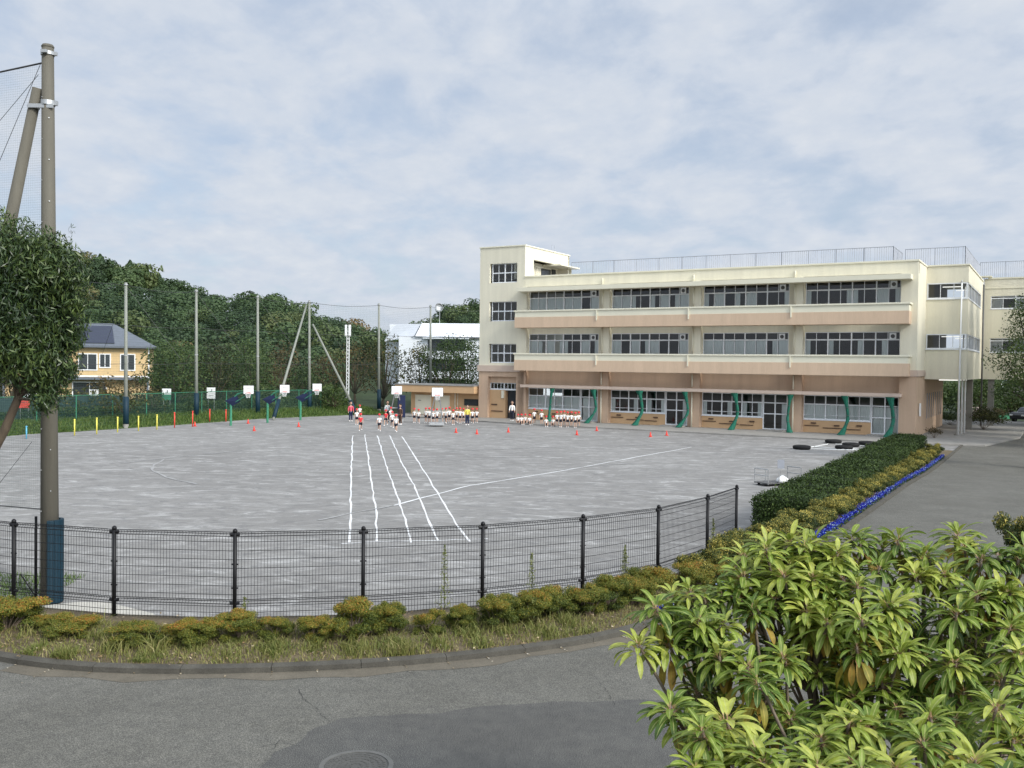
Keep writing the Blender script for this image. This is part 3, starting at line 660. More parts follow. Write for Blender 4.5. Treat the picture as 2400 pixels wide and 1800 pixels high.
# rooftop railing
def railing(pts,z0,z1,parent,post=2.0,bar=.16):
    for a,b in zip(pts[:-1],pts[1:]):
        a=Vector(a);b=Vector(b); L=(b-a).length; g=MB()
        za,zb=z0,z1
        def P(s,z): q=a.lerp(b,s); return (q.x,q.y,z)
        g.tube([P(0,zb),P(1,zb)],.028,6); g.tube([P(0,za+.1),P(1,za+.1)],.02,6)
        n=max(1,int(L/bar))
        for k in range(1,n): 
            if k%max(1,int(post/bar)): g.tube([P(k/n,za+.1),P(k/n,zb)],.016,4,False)
        o=part(g,'roof_railing',M['rail'],parent)
        g=MB(); m=max(1,round(L/post))
        for k in range(m+1): g.tube([P(k/m,za),P(k/m,zb+.03)],.03,6)
        g.each('railing_post',M['rail'],o)
railing([(-28.2,.5),(-1.8,.5),(-1.8,5.0)],12.8,14.05,sch)
# stair tower
u0,u1=-37.4,-LL-.21; tz=15.8
g=MB()

ws=[(-36.35,-33.45,5.18,6.91),(-36.35,-33.45,8.97,10.75),(-36.35,-33.45,12.46,14.22)]
g.box(u0,ws[0][0],0,.3,4.94,tz-.12); g.box(ws[0][1],u1,0,.3,4.94,tz-.12)
zz=4.94
for w in ws: g.box(w[0],w[1],0,.3,zz,w[2]); zz=w[3]
g.box(ws[0][0],ws[0][1],0,.3,zz,tz-.12)
g.box(u0,u0+.3,.3,17.9,4.94,tz-.12 if False else 12.7)
g.box(u0,u0+.3,.3,8.4,12.7,tz-.12); g.box(u0,u1,8.4,8.7,12.8,tz-.12)
g.box(u1-.3,u1,.301,1.6,12.0,tz-.12)                      # right return pier of the stair head
g.box(u1-.3,u1,1.6,8.7,14.6,tz-.12)                      # deep fascia over the roof door
g.box(u1-1.3,u1-1.1,.301,8.4,12.81,14.6)
tw=part(g,'stair_tower',M['cream'])
g=MB(); g.box(u0-.06,u1+.07,-.07,8.78,tz-.118,tz); part(g,'tower_cap',M['creamcap'],tw,bevel=.01)
g=MB(); g.box(u1-1.15,u1+.9,5.2,9.3,14.42,14.55); g.box(u1-.1,u1+.1,8.9,9.1,12.9,14.42); part(g,'door_canopy',M['creamcap'],tw)
g=MB(); g.box(u1-1.098,u1-1.05,5.0,6.9,12.9,14.2); g.box(u1-1.098,u1-1.04,7.1,7.9,12.9,14.3); g.each('roof_door',M['win'],tw)
g=MB()
for k in range(5): g.tube([(u1-.9,1.7+k*.55,12.9),(u1-.9,1.7+k*.55,14.3)],.03,6)
g.tube([(u1-.9,1.7,14.2),(u1-.9,4.6,14.2)],.02,6); part(g,'roof_grille',M['creamcap'],tw)
g=MB(); 
for dv in (0,.55): g.tube([(u1-.7,6.4+dv,tz),(u1-.7,6.4+dv,tz+.75)],.03,6)
g.each('antenna',M['rail'],tw)
for w in ws: window(w[0]+.2,w[1],w[2],w[3],.16,2,(w[2]+w[3])/2+.02,None,par=sch)
g=MB(); g.box(u0-.12,-33.0,-.12,.302,4.38,4.938); g.box(u0-.12,u0,.302,12,4.38,4.938); part(g,'tower_band',M['pinktrim'],bevel=.01)
g=MB(); g.box(u0,-36.42,0,.8,.1,4.378); g.box(-33.42,u1,0,.8,.1,4.378); g.box(-36.42,-33.42,0,.8,3.92,4.378); g.box(-36.42,-33.42,.35,.8,3.36,3.92)
g.box(u0,u0+.3,.8,12,.1,4.378)
part(g,'ground_floor_wall',M['tan'])
g=MB(); g.box(-36.42,-34.75,.35,.6,.1,2.70); g.box(-34.95,-34.75,.6,2.2,.1,2.7); ow=part(g,'entrance_wall',M['orange'])
g=MB(); g.box(-36.2,-35.6,.28,.349,1.3,1.4); g.box(-36.2,-35.0,.28,.349,.72,.79); g.each('ledge',M['browncloth'],ow)
g=MB(); g.box(-35.1,-34.85,.22,.349,1.95,2.65); part(g,'wall_sign',M['creamcap'],ow)
window(-36.4,-33.44,2.74,3.36,.45,2,None,None,sashes=4)
g=MB(); g.box(-34.7,-33.43,.75,.8,.1,2.7); part(g,'door',M['win'])
# wing to the right: two storeys on columns
wz=13.0
g=MB(); vv=4.75; ue=2.9
for (a,b,c_,d) in ((-.0,ue,4.3,6.6),(0,ue,7.76,10.42),(0,ue,11.62,wz-.12)):
    g.box(.002,ue,vv,vv+.2,a*0+c_,d); g.box(ue-.2,ue,vv+.2,20,c_,d)
for (c_,d) in ((6.6,7.76),(10.42,11.62)):
    g.box(ue-.2,ue,vv+.2+12.6,20,c_,d); g.box(.002,.03,vv,vv+.2,c_,d)
g.box(.002,ue-.202,vv+.202,20,4.32,4.5); g.box(.002,ue-.202,vv+.202,20,8.2,8.35); g.box(.002,ue-.202,vv+.202,20,12.3,12.45)
wg=part(g,'side_wing',M['cream'])
g=MB(); g.box(-.25,ue+.06,vv-.07,vv+.25,wz-.118,wz); g.box(ue-.25,ue+.06,vv+.25,20,wz-.118,wz); part(g,'parapet_cap',M['creamcap'],wg,bevel=.01)
for (c_,d) in ((6.6,7.76),(10.42,11.62)):
    window(.05,ue-.07,c_,d,vv+.03,1,None,[0],sashes=3,par=wg,fw=.08)
    window(vv+.15,vv+12.7,c_,d,ue-.05,4,None,None,ax='v',par=wg,inward=-1,sashes=2,fw=.08)
    g=MB(); g.box(.9,2.3,vv+2.2,vv+2.35,d-.16,d-.10); g.box(1.6,2.6,vv+5.2,vv+5.35,d-.22,d-.17); g.each('tube_light',M['lamp'],wg)
g=MB(); g.box(-.28,.0,vv+1,19.9,4.5,12.3); part(g,'corridor_wall',M['slab'],wg)
g=MB(); g.box(.9,2.2,vv+1.0,vv+1.12,4.22,4.29); g.box(1.9,2.6,vv+4,vv+4.12,4.22,4.29); g.each('tube_light',M['lamp'],wg)
for v in (12.6,):
    g=MB(); g.box(2.3,2.75,v,v+.5,.12,4.3); part(g,'column',M['slab'],wg)
g=MB(); g.tube([(ue+.09,19.2,.1),(ue+.09,19.2,12.6)],.07); part(g,'drainpipe',M['darkframe'],wg,smooth=True)
g=MB(); g.box(-.34,-.304,8,9,1.25,3.1); 
railing([(-1.6,5.2),(2.6,5.2),(2.6,20.4)],12.9,14.35,wg)
# low planted grilles under the wing side wall
g=MB()
for k in range(8): g.box(.002,.05,6.4+k*1.4,6.5+k*1.4,1.2,3.2)
g.each('wall_grille',M['rail'],wg)
g=MB(); g.box(.06,.16,1.4,1.7,1.6,2.55); o=part(g,'wall_sign',M['white'])
# --- rear annexe at the far right
ann=empty('school_annex',(BX,BY,0),-PSI,'cream two storey annexe on columns behind the flagpoles at the right edge','school building')
g=MB(); va=20.3; A0,A1=2.95,34
for (c_,d) in ((4.25,6.64),(7.9,10.5),(11.65,13.15)): g.box(A0,A1,va,va+.25,c_,d)
for (c_,d) in ((6.64,7.9),(10.5,11.65)):
    for (a,b) in ((A0,3.5),(7.4,9.2),(13.1,15),(18.9,20.8),(24.7,26.6),(30.5,34)): g.box(a,b,va,va+.25,c_,d)
g.box(A0,A1,va+8,va+8.2,4.25,13.1); g.box(A0,A0+.2,va+.25,va+8,4.25,13.1); g.box(A0+.2,A1,va+.25,va+8,4.3,4.5); g.box(A0+.2,A1,va+.25,va+8,8.2,8.35); g.box(A0+.2,A1,va+.25,va+8,12.4,12.55)
part(g,'wall',M['cream'],ann)
g=MB(); g.box(A0+.3,A1,va-.06,va+.3,13.152,13.28); g.box(A0,A1,va-.04,va-.001,12.3,12.36); part(g,'parapet_cap',M['creamcap'],ann)
g=MB(); g.box(A0-.4,A0+.6,va-.5,va+.3,13.3,13.42); part(g,'roof_hatch',M['creamcap'],ann)
for (c_,d) in ((6.64,7.9),(10.5,11.65)):
    for (a,b) in ((3.5,7.4),(9.2,13.1),(15,18.9),(20.8,24.7),(26.6,30.5)):
        window(a,b,c_,d,va+.06,2,d-.22,[1,0,1,1],par=ann,cm='whitecurtain')
for u in (3.4,9.5,16,23,30):
    g=MB(); g.box(u,u+.5,va+.1,va+.6,.1,4.25); part(g,'column',M['slab'],ann)
railing([(2.6,va+.3),(A1,va+.3)],13.1,14.7,ann)
# ------------------------------------------------------------------ tan store shed left of the tower
sh=empty('storage_shed',(BX,BY,0),-PSI,'low flat roofed ochre store shed with two sliding doors between playground and stair tower','shed')
def shp(g,name,m,parent=sh,bevel=0): return g.build(name,m,parent,bevel=bevel)
g=MB(); g.box(-45.5,-37.65,.5,4.5,.1,2.3); shp(g,'wall',M['orange'])
g=MB(); g.box(-46.7,-37.6,-.5,4.8,2.3,2.95); shp(g,'fascia',M['orange'])
g=MB(); g.box(-46.75,-37.6,-.55,4.85,2.952,3.05); shp(g,'roof',M['concrete'],bevel=.01)
for a,b in ((-44.95,-43.1),(-42.6,-40.95)):
    g=MB(); g.box(a,b,.42,.499,.15,1.95); g.box(a-.05,b+.05,.38,.499,1.952,2.02); d=shp(g,'door',M['cream'])
    g=MB(); g.box(a+.35,a+.7,.40,.418,1.45,1.5); shp(g,'handle',M['darkframe'],d)
g=MB(); g.box(-39.3,-37.75,.45,.499,1.15,1.75); w=shp(g,'window',M['win'])
g=MB(); g.tube([(-40.3,.42,2.3),(-40.3,.42,.8)],.045); g.tube([(-40.0,.42,2.3),(-40.0,.42,.8)],.03); g.each('drainpipe',M['creamcap'],sh)
# ------------------------------------------------------------------ flagpoles
fl=[(2245,1024),(2252.5,1022.5),(2259,1019)]
for k,(px,py) in enumerate(fl):
    p=G(px,py); nm=['left white flagpole of three before the school wing','middle white flagpole of three before the school wing','right white flagpole of three before the school wing'][k]
    f=empty('flagpole',(p[0],p[1],0),0,nm,'flagpole','white flagpoles beside the drive')
    zt=[11.6,12.0,7.9][k]
    g=MB(); g.tube([(0,0,.1),(.02,0,zt*.5),(.05+.02*k,0,zt)],[.085,.07,.05],10); g.build('pole',M['white'],f,True)
    g=MB(); g.lathe([(.0,zt),(.07,zt+.04),(.08,zt+.1),(.04,zt+.17),(0.001,zt+.18)],10,(.05+.02*k,0)); g.build('finial',M['steel'],f,True)
    g=MB(); g.box(-.22,.22,-.22,.22,0.02,.2); g.build('base',M['concrete'],f,bevel=.02)
# ------------------------------------------------------------------ green net bundles hanging from the canopy
nd=['left of the two in the first window bay','right of the two in the first window bay','left of the two in the second window bay','right of the two in the second window bay','left of the two in the third window bay','right of the two in the third window bay','left of the two in the last window bay','right of the two in the last window bay']
for k,(x,lean,xb) in enumerate(zip((1296,1392,1500,1607,1723,1855,1981,2091),(.2,-.9,-.55,-.9,-.45,.35,-.5,-.35),range(8))):
    u=float(np.interp(x,(1296,1392,1500,1607,1723,1855,1981,2091),(-29.21,-25.27,-21.05,-17.1,-13.03,-8.67,-4.74,-1.6)))
    o=empty('rolled_net',tuple(W(u,-.8)),-PSI,'green rolled shade net, '+nd[k],'shade net','green shade nets hanging along the ground floor')
    g=MB(); V=[];F=[];n=14;m=26
    for i in range(m+1):
        s=i/m; z=3.0-2.85*s; cx=-.05+.28*math.sin(s*2.6)*(1 if lean<0 else -.6)+lean*.75*max(0,s-.62)**1.1*2.0; cy=-.08-.65*max(0,s-.55)*1.8
        r=np.interp(s,(0,.12,.25,.55,.8,1),(.27,.16,.11,.11,.13,.26))*(.85+.25*((k*37)%5)/5)
        for j in range(n):
            t=2*math.pi*j/n; rr=r*(1+.22*math.sin(t*5+s*9+k)); V.append((cx+rr*math.cos(t),cy+rr*.7*math.sin(t),z))
    for i in range(m):
        for j in range(n): F.append((i*n+j,i*n+(j+1)%n,(i+1)*n+(j+1)%n,(i+1)*n+j))
    g.add(V,F); g.build('net_roll',M['gnet'],o,True)
    g=MB(); 
    for s in (.3,.5,.72): 
        z=3.0-2.85*s; cx=-.05+.28*math.sin(s*2.6)*(1 if lean<0 else -.6)+lean*.75*max(0,s-.62)**1.1*2.0; cy=-.08-.65*max(0,s-.55)*1.8; g.lathe([(.125,z-.015),(.135,z),(.125,z+.015)],12,(cx,cy))
    g.each('cord',M['darkframe'],o)
# ------------------------------------------------------------------ apartment block and ochre house behind the trees
ap=empty('apartment_block',(-16.4,135,0),R(-3),'white apartment block with pale roof panels behind the playground trees','apartment building')
g=MB(); g.box(0,30,0,12,0,8.9); g.box(-2.5,0,3,12,0,8.2); g.build('wall',M['apt'],ap)
g=MB(); g.add([(2.4,-.4,8.9),(13,-.4,8.9),(13,.8,10.9),(3.2,.8,10.9),(2.4,5,8.9),(13,5,8.9)],[(0,1,2,3),(0,3,4),(1,5,2),(3,2,5,4)]); g.add([(13.2,-.4,8.7),(30,-.4,8.7),(30,.8,10.7),(13.2,.8,10.7),(13.2,5,8.7),(30,5,8.7)],[(0,1,2,3),(0,3,4),(1,5,2),(3,2,5,4)]); g.add([(-2.6,2.6,8.2),(2.2,-.3,8.9),(3.0,.8,10.8),(-1.8,3.5,10.8),(2.2,6,8.9)],[(0,1,2,3),(1,4,2)]); g.box(-1.9,30,3,11,8.95,10.8); g.build('roof',M['aptroof'],ap)
for z in (0,2.9,5.8):
    for (a,b) in ((4.2,9.6),(13.6,16),(16.8,20),(22,27)):
        g=MB(); g.box(a,b,-.02,.03,z+1.1,z+2.7); w=g.build('window',M['win'],ap)
        g=MB(); g.box(a-.08,b+.08,-.05,-.021,z+2.7,z+2.8); g.box((a+b)/2-.04,(a+b)/2+.04,-.05,-.021,z+1.1,z+2.7); g.build('frame',M['apt'],w)
    g=MB(); g.box(3.6,10.2,-.9,0,z+2.82,z+2.95) if z else g.box(3.6,10.2,-.9,0,z+2.86,z+2.98); g.box(3.6,10.2,-.9,-.82,z+.1,z+1.0); g.build('balcony',M['apt'],ap)
g=MB(); g.box(9,12.8,-.35,-.3,8.65,8.85); g.build('gutter',M['darkframe'],ap)
dish=D(1029,738,135)
di=empty('satellite_dish',(dish[0],dish[1]+1.0,9.9),0,'grey satellite dish on a thin mast on the white apartment roof','satellite dish')
g=MB(); g.tube([(0,0,.9),(0,0,3.0)],.05); g.build('mast',M['steel'],di)
g=MB(); g.lathe([(.02,-.12),(.35,-.05),(.6,.12),(.62,.13),(.36,-.03),(.02,-.10)],18); o=g.build('dish',M['steel'],di,True); o.rotation_euler=(R(80),0,R(20)); o.location=(-.1,-.15,3.3)
hx=D(350,810,108)
ho=empty('ochre_house',(hx[0],108,0),R(18),'two storey ochre house with slate roof and solar panels behind the left fence','house')
g=MB(); g.box(-15,0,0,9,0,6.5); g.build('wall',M['ochre'],ho)
g=MB(); E_=.7; g.add([(-15-E_,-E_,6.5),(E_,-E_,6.5),(E_,9+E_,6.5),(-15-E_,9+E_,6.5),(-11,4.5,9.3),(-4.2,4.5,9.3)],[(0,1,5,4),(1,2,5),(2,3,4,5),(3,0,4),(0,3,2,1)]); g.box(-15-E_,E_,-E_-.05,-E_,6.38,6.6); ro=g.build('roof',M['sliver'],ho)
g=MB()
for k,(a,b) in enumerate(((-11.4,-7.8),(-7.6,-4.0))):
    def q(u,t): return (u*1.0,-E_+ (4.5+E_)*t-.06,6.5+(9.3-6.5)*t+.08)
    sh_=.9; g.quad(q(a+.3,.12),q(b+.3,.12),q(b-.6+.3,.86),q(a+.9,.86) if k==0 else q(a-.2,.86))
g.each('solar_panel',M['solar'],ro)
for (a,b,z0,z1) in ((-7.4,-5.6,3.9,5.6),(-5.2,-4.2,4.2,5.6),(-3.0,-1.6,3.9,5.6),(-12,-10,3.9,5.6),(-8,-4.6,.3,2.4),(-13,-10.5,.3,2.4)):
    g=MB(); g.box(a-.12,b+.12,-.08,-.001,z0-.12,z1+.12); f=g.build('window',M['white'],ho); g=MB(); g.box(a,(a+b)/2-.04,-.10,-.081,z0,z1); g.box((a+b)/2+.04,b,-.10,-.081,z0,z1); g.build('pane',M['win'],f)
g=MB(); g.box(-15.2,.2,-1.2,-.001,2.75,3.0); g.box(-14.9,-14.7,-1.2,-1.0,0,2.75); g.box(-.2,0,-1.2,-1.0,0,2.75); g.build('porch_roof',M['sliver'],ho)
g=MB(); g.box(-.12,.02,-.06,.0,0,6.4); g.box(-15.0,-14.86,-.06,0,0,6.4); g.box(-15,0,-.05,-.002,3.05,3.2); g.each('corner_trim',M['white'],ho)

# ------------------------------------------------------------------ curved black mesh fence
fe=empty('mesh_fence',(fw[2].x,fw[2].y,.8),0,'curved black welded mesh fence along the near edge of the playground','fence')
ob=Vector((fw[2].x,fw[2].y,.8))
for i,p in enumerate(fw):
    q=Vector((p.x,p.y,0))-Vector((ob.x,ob.y,0)); g=MB()
    g.tube([(q.x,q.y,.0),(q.x,q.y,1.5)],.033,12)
    g.lathe([(.038,1.49),(.038,1.515),(.03,1.535),(.012,1.548),(.001,1.55)],12,(q.x,q.y))
    po=g.build('post',M['black'],fe,True)
    g=MB()
    nb=(fw[min(i+1,len(fw)-1)]-fw[max(i-1,0)]).normalized()
    for z in (1.455,.98,.60,.36,.12):
        h=.035 if z in (1.455,.36) else .016; w=.075 if z in (1.455,.36) else .055
        a=q+Vector((nb.x,nb.y,0))*w; b=q-Vector((nb.x,nb.y,0))*w; g.tube([(a.x,a.y,z),(b.x,b.y,z)],h*.8,6)
    g.each('clamp',M['black'],po)
for i in range(len(fw)-1):
    a=Vector((fw[i].x-ob.x,fw[i].y-ob.y,0)); b=Vector((fw[i+1].x-ob.x,fw[i+1].y-ob.y,0)); L=(b-a).length; d=(b-a)/L; nrm=Vector((-d.y,d.x,0))
    g=MB()
    def P(s,z,o=0): v=a+d*s+nrm*o; return (v.x,v.y,z)
    for z in (1.33,1.19,1.05,.91,.77,.63,.49,.30,.20,.07): g.tube([P(.03,z,.004),P(L-.03,z,.004)],.0044,4,False)
    # V-folded stiffening beads: two wires bent forward at top and low on the panel
    for zc,am in ((1.455,.045),(.375,.045)):
        for dz,o in ((-.035,0),(0,am),(.035,0)): g.tube([P(.03,zc+dz,o),P(L-.03,zc+dz,o)],.006,4,False)
    n=int(L/.05)
    for k in range(1,n):
        s=L*k/n; g.tube([P(s,.03),P(s,.34),P(s,.375,.045),P(s,.41),P(s,1.42),P(s,1.455,.045),P(s,1.49)],.0029,4,False)
    g.build('mesh_panel',M['black'],fe)
# ------------------------------------------------------------------ near net pole, strut, net
pb=G(117,1412); ptop=D(112,112,pb[1])
npole=empty('concrete_pole',(pb[0],pb[1],0),0,'tall weathered concrete net pole with navy padding in the left foreground','pole')
H0=ptop[2]; lean=ptop[0]-pb[0]
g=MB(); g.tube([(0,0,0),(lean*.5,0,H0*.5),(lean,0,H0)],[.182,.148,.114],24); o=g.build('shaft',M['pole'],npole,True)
g=MB()
for z in np.arange(1.9,H0-.8,.42):
    t=z/H0; r=.182-.068*t; s=1 if int(z/.42)%2 else -1
    g.tube([(lean*t+s*r*.55,-r*.83,z),(lean*t+s*r*.62,-r*.95,z)],.012,6)
g.build('step_socket',M['steel'],npole)
g=MB()
for z,w in ((H0-.12,.035),(H0-1.12,.045),(4.9+1.9,.03)):
    t=z/H0; r=.182-.068*t; g.lathe([(r+.003,z-w),(r+.02,z-w),(r+.02,z+w),(r+.003,z+w)],20,(lean*t,0)); g.box(lean*t+r,lean*t+r+.07,-.04,.04,z-w,z+w)
z=H0-.12; g.box(lean-.05,lean+.07,-.2,-.14,z-.03,z+.03)
g.each('steel_band',M['steel'],npole)
g=MB(); g.lathe([(.114,H0-.01),(.124,H0+.02),(.10,H0+.06),(.001,H0+.08)],20,(lean,0)); g.build('cap',M['pole'],npole,True)
g=MB()
for k in range(5):
    a0=R(-78+k*31+.4); a1=R(-78+(k+1)*31-.4)
    pts=[(math.cos(a)*.195+.0,math.sin(a)*.195) for a in (a0,(a0+a1)/2,a1)]+[(math.cos(a)*.26+.0,math.sin(a)*.26) for a in (a1,(a0+a1)/2,a0)]
    g.prism(pts[::-1],.02,1.72)
g.build('padding',M['pad'],npole,bevel=.01)
s0=D(88,207,pb[1]); s1=D(27,505,pb[1]+.15); dd=(s1-s0)/(s0[2]-s1[2]); foot=s0+dd*s0[2]
st=empty('strut_pole',(foot[0],foot[1],0),0,'slanting concrete strut leaning against the tall net pole','pole')
g=MB(); f=s0-foot; g.tube([(0,0,0),tuple(f*.5),tuple(f)],[.17,.14,.10],20); g.build('shaft',M['pole'],st,True)
g=MB(); ff=f*.965; c0=np.array((0,0,0))+ff; g.tube([tuple(c0-dd*(-.03)),tuple(c0+dd*(-.03))],.12,16); g.box(c0[0]-.05,c0[0]+.45,-.14+c0[1],-.10+c0[1],c0[2]-.05,c0[2]+.03); g.build('clamp_band',M['steel'],st)
# near net going left from the pole, with top rope and guys
def net(name,pts,z0,z1,m,label,cat='safety net'):
    V=[];UVs=[];F=[];s=0
    for i,p in enumerate(pts):
        if i: s+=math.dist(p[:2],pts[i-1][:2])
        V+= [(p[0],p[1],z0 if not hasattr(z0,'__len__') else z0[i]),(p[0],p[1],z1 if not hasattr(z1,'__len__') else z1[i])]; UVs.append(s)
    for i in range(len(pts)-1): F.append((2*i,2*i+2,2*i+3,2*i+1))
    me=bpy.data.meshes.new(name); me.from_pydata([tuple(map(float,v)) for v in V],[],F); uv=me.uv_layers.new(name='UVMap')
    for pl in me.polygons:
        for li in pl.loop_indices:
            vi=me.loops[li].vertex_index; uv.data[li].uv=(UVs[vi//2]+50,V[vi][2]+5)
    me.materials.append(m); o=bpy.data.objects.new(name,me); link(o); return tag(o,label,cat)
ends=[]
A=np.array((pb[0]-.15,pb[1])); dirn=np.array((-.94,.34))
npts=[A+dirn*t for t in (0,1.5,3,4.5,6,9,12)]; sag=[0,-.10,-.12,-.1,-.05,0,.0]
net('safety_net',npts,[1.9-.06*math.sin(i) for i in range(7)],[11.0+s for s in sag],M['net2'],'fine pale safety net hung from the tall concrete pole at the left edge')
g=MB(); g.tube([(p[0],p[1],11.02+s) for p,s in zip(npts,sag)],.018,6); g.tube([(p[0],p[1],1.92) for p in npts],.012,6); [tag(q,l_,'rope') for q,l_ in zip(g.each('net_rope',M['wire']),('dark top rope of the near safety net at the upper left','dark bottom rope of the near safety net at the lower left'))]
g=MB()
for (a,b,ya,yb) in (((95,150),(-40,470),pb[1]-.1,pb[1]+.5),((90,175),(-40,330),pb[1]+.1,pb[1]+1.2),((75,1035),(-30,1170),21.0,20.0)):
    g.tube([tuple(D(*a,ya)),tuple(D(*b,yb))],.006,5)
[tag(q,l_,'wire') for q,l_ in zip(g.each('guy_wire',M['wire']),('steep thin guy wire below the top of the tall concrete pole','thin guy wire just under the top rope of the near net','thin low guy wire crossing the near net above the playground'))]
q=G(84,1408); o=empty('steel_post',(q[0],q[1],0),0,'thin dark steel post with a small brace just left of the padded concrete pole','post')
g=MB(); g.tube([(0,0,0),(0,0,1.75)],.028,8); g.build('tube',M['black'],o,True); g=MB(); g.tube([(-.32,0,.55),(0,0,.08)],.014,6); g.build('brace',M['black'],o,True)
n=3500; C0=np.column_stack([rng.uniform(-13.5,-9.75,n),rng.uniform(18.3,21.5,n)]); hh=rng.uniform(.04,.16,n); a=rng.uniform(0,6.28,n); bx=np.stack([np.cos(a),np.sin(a),0*a],1)*.009; B0=np.column_stack([C0,np.zeros(n)]); T0=B0+np.column_stack([rng.normal(0,.4,(n,2))*hh[:,None],hh])
tag(npmesh('grass',np.stack([B0-bx,B0+bx,T0+bx*.2,T0-bx*.2],1).reshape(-1,3),np.arange(4*n).reshape(-1,4),foliage('fresh_grass',[(0,(.05,.10,.02)),(1,(.16,.24,.05))]),tint=rng.random(n)),'fresh green grass behind the fence left of the concrete pole','grass',kind='stuff')
# ------------------------------------------------------------------ far pole row with nets
far=[(295,662,1003),(460,678,985),(604,692,977),(725,704,970),(888,711,965),(1009,715,960)]
fpos=[G(a,c_) for a,b,c_ in far]
names=['net pole standing nearest the ochre house','net pole between the first trees left of the hoops','net pole just right of the leftmost hoop','net pole braced by two slanting struts','dark net pole right of the braced pole','net pole rising behind the tan store shed']
# row direction: distance from the camera as measured, tops level
for k,((x,yt,yb),p) in enumerate(zip(far,fpos)):
    o=empty('net_pole',(p[0],p[1],0),0,names[k]+', teal padding at its foot','pole','net poles at the back of the playground')
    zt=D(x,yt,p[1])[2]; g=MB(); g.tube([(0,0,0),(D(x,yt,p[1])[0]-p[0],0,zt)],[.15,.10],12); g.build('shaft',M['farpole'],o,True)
    g=MB(); g.lathe([(.14,.28),(.21,.3),(.21,2.3),(.14,2.31)],14); g.build('padding',M['pad'],o,True)
    g=MB(); g.lathe([(.2,0),(.2,.28),(.15,.3)],14); g.build('base',M['concrete'],o)
    g=MB(); 
    for z in (zt*.5,zt-.15): g.lathe([(.10,z-.04),(.15,z-.04),(.15,z+.04),(.10,z+.04)],12,((D(x,yt,p[1])[0]-p[0])*z/zt,0))
    g.each('steel_band',M['steel'],o)
pm=fpos[3]; 
for (tp,bt,yy,lab) in (((718,716),(640,985),pm[1]-1.0,'left slanting strut of the braced net pole'),((733,760),(845,975),pm[1]-2.,'right slanting strut of the braced net pole')):
    t=D(*tp,pm[1]); b=G(*bt); 
    if bt[0]>700: b=D(838,952,pm[1]-1); b[2]=0
    o=empty('strut_pole',(b[0],b[1],0),0,lab,'pole'); f=t-b; f[2]=t[2]; g=MB(); g.tube([(0,0,0),tuple(f)],[.13,.09],12); g.build('shaft',M['farpole'],o,True)
    g=MB(); g.tube([tuple(f*.02),tuple(f*.16)],.17,12); g.build('padding',M['pad'],o,True)
NP=[fpos[0]+ (fpos[0]-fpos[1])*1.9,fpos[0]]+[f for f in fpos[1:]]+[np.array((-3.5,108.,0))]
ztop=[D(a,b,f[1])[2] for (a,b,c_),f in zip(far,fpos)]; ztop=[ztop[0]]+ztop+[ztop[-1]]
net('safety_net',NP,[.4]*len(NP),[z-.25 for z in ztop],M['net'],'tall dark safety net strung between the back net poles')
g=MB()
for i in range(len(NP)-1):
    for fr,sg in ((1,.25),(.72,.1),(.45,.1)):
        g.tube([(NP[i][0]+(NP[i+1][0]-NP[i][0])*t,NP[i][1]+(NP[i+1][1]-NP[i][1])*t,(ztop[i]*(1-t)+ztop[i+1]*t-.2)*fr-sg*math.sin(t*math.pi)) for t in np.linspace(0,1,7)],.016,4)
[tag(q,'level cable carrying the tall net between the back poles','cable','cables of the tall back net') for q in g.each('net_cable',M['wire'])]
g=MB()
for i in range(0,4):
    p=fpos[i]; z=ztop[i+1]
    for s in (-1,1): g.tube([(p[0],p[1],z-.3),(p[0]+s*3.6,p[1]+s*-1.5+2.5,z-5.5)],.012,4)
[tag(q,'thin guy wire slanting from the top of a back net pole','wire','guy wires of the back net poles') for q in g.each('guy_wire',M['wire'])]
# ------------------------------------------------------------------ back chain-link fence, grass bank
E1=[np.array(G(a*K,b*K)[:2]) for a,b in ((-60,960),(0,944),(60,938),(160,932),(400,917),(560,905),(750,897),(840,894))]
nn=[]
for i,p in enumerate(E1):
    t=E1[min(i+1,7)]-E1[max(i-1,0)]; t/=np.linalg.norm(t); nn.append(np.array((-t[1],t[0])))
bf=[p+n*4.2 for p,n in zip(E1,nn)]
V=[];F=[]
for i in range(8):
    for k,(d,z) in enumerate(((0,.0),(1.0,.10),(2.6,.35),(4.4,.55),(8,.6),(16,.4))): q=E1[i]+nn[i]*d; V.append((q[0],q[1],z-.004))
for i in range(7):
    for k in range(5): F.append((i*6+k,(i+1)*6+k,(i+1)*6+k+1,i*6+k+1))
structure(npmesh('grass_bank',V,F,mat('bank_grass',(.085,.12,.035),.95,.45,1.5,bump=.4,bscale=20,fine=.35),smooth=True))
# grass blades on the bank
n=26000; i=rng.integers(0,7,n); t=rng.random(n); d=rng.random(n)*4.6; E1a=np.array(E1); nna=np.array(nn)
P0=E1a[i]*(1-t[:,None])+E1a[i+1]*t[:,None]+nna[i]*d[:,None]; zb=np.interp(d,(0,1,2.6,4.4),(0,.1,.35,.55))
hh=rng.uniform(.06,.30,n)*np.where(d<.4,.6,1); a=rng.uniform(0,6.28,n); w=.03
bx=np.stack([np.cos(a),np.sin(a),0*a],1)*w; B0=np.column_stack([P0,zb]); ln=rng.normal(0,.3,(n,2))*hh[:,None]; T0=B0+np.column_stack([ln,hh])
V=np.stack([B0-bx,B0+bx,T0+bx*.3,T0-bx*.3],1).reshape(-1,3); gm=foliage('bank_grass_blades',[(0,(.03,.06,.015)),(.5,(.07,.13,.028)),(1,(.15,.19,.05))])
tag(npmesh('grass',V,np.arange(4*n).reshape(-1,4),gm,tint=rng.random(n)),'rough green grass on the bank behind the playground','grass',kind='stuff')
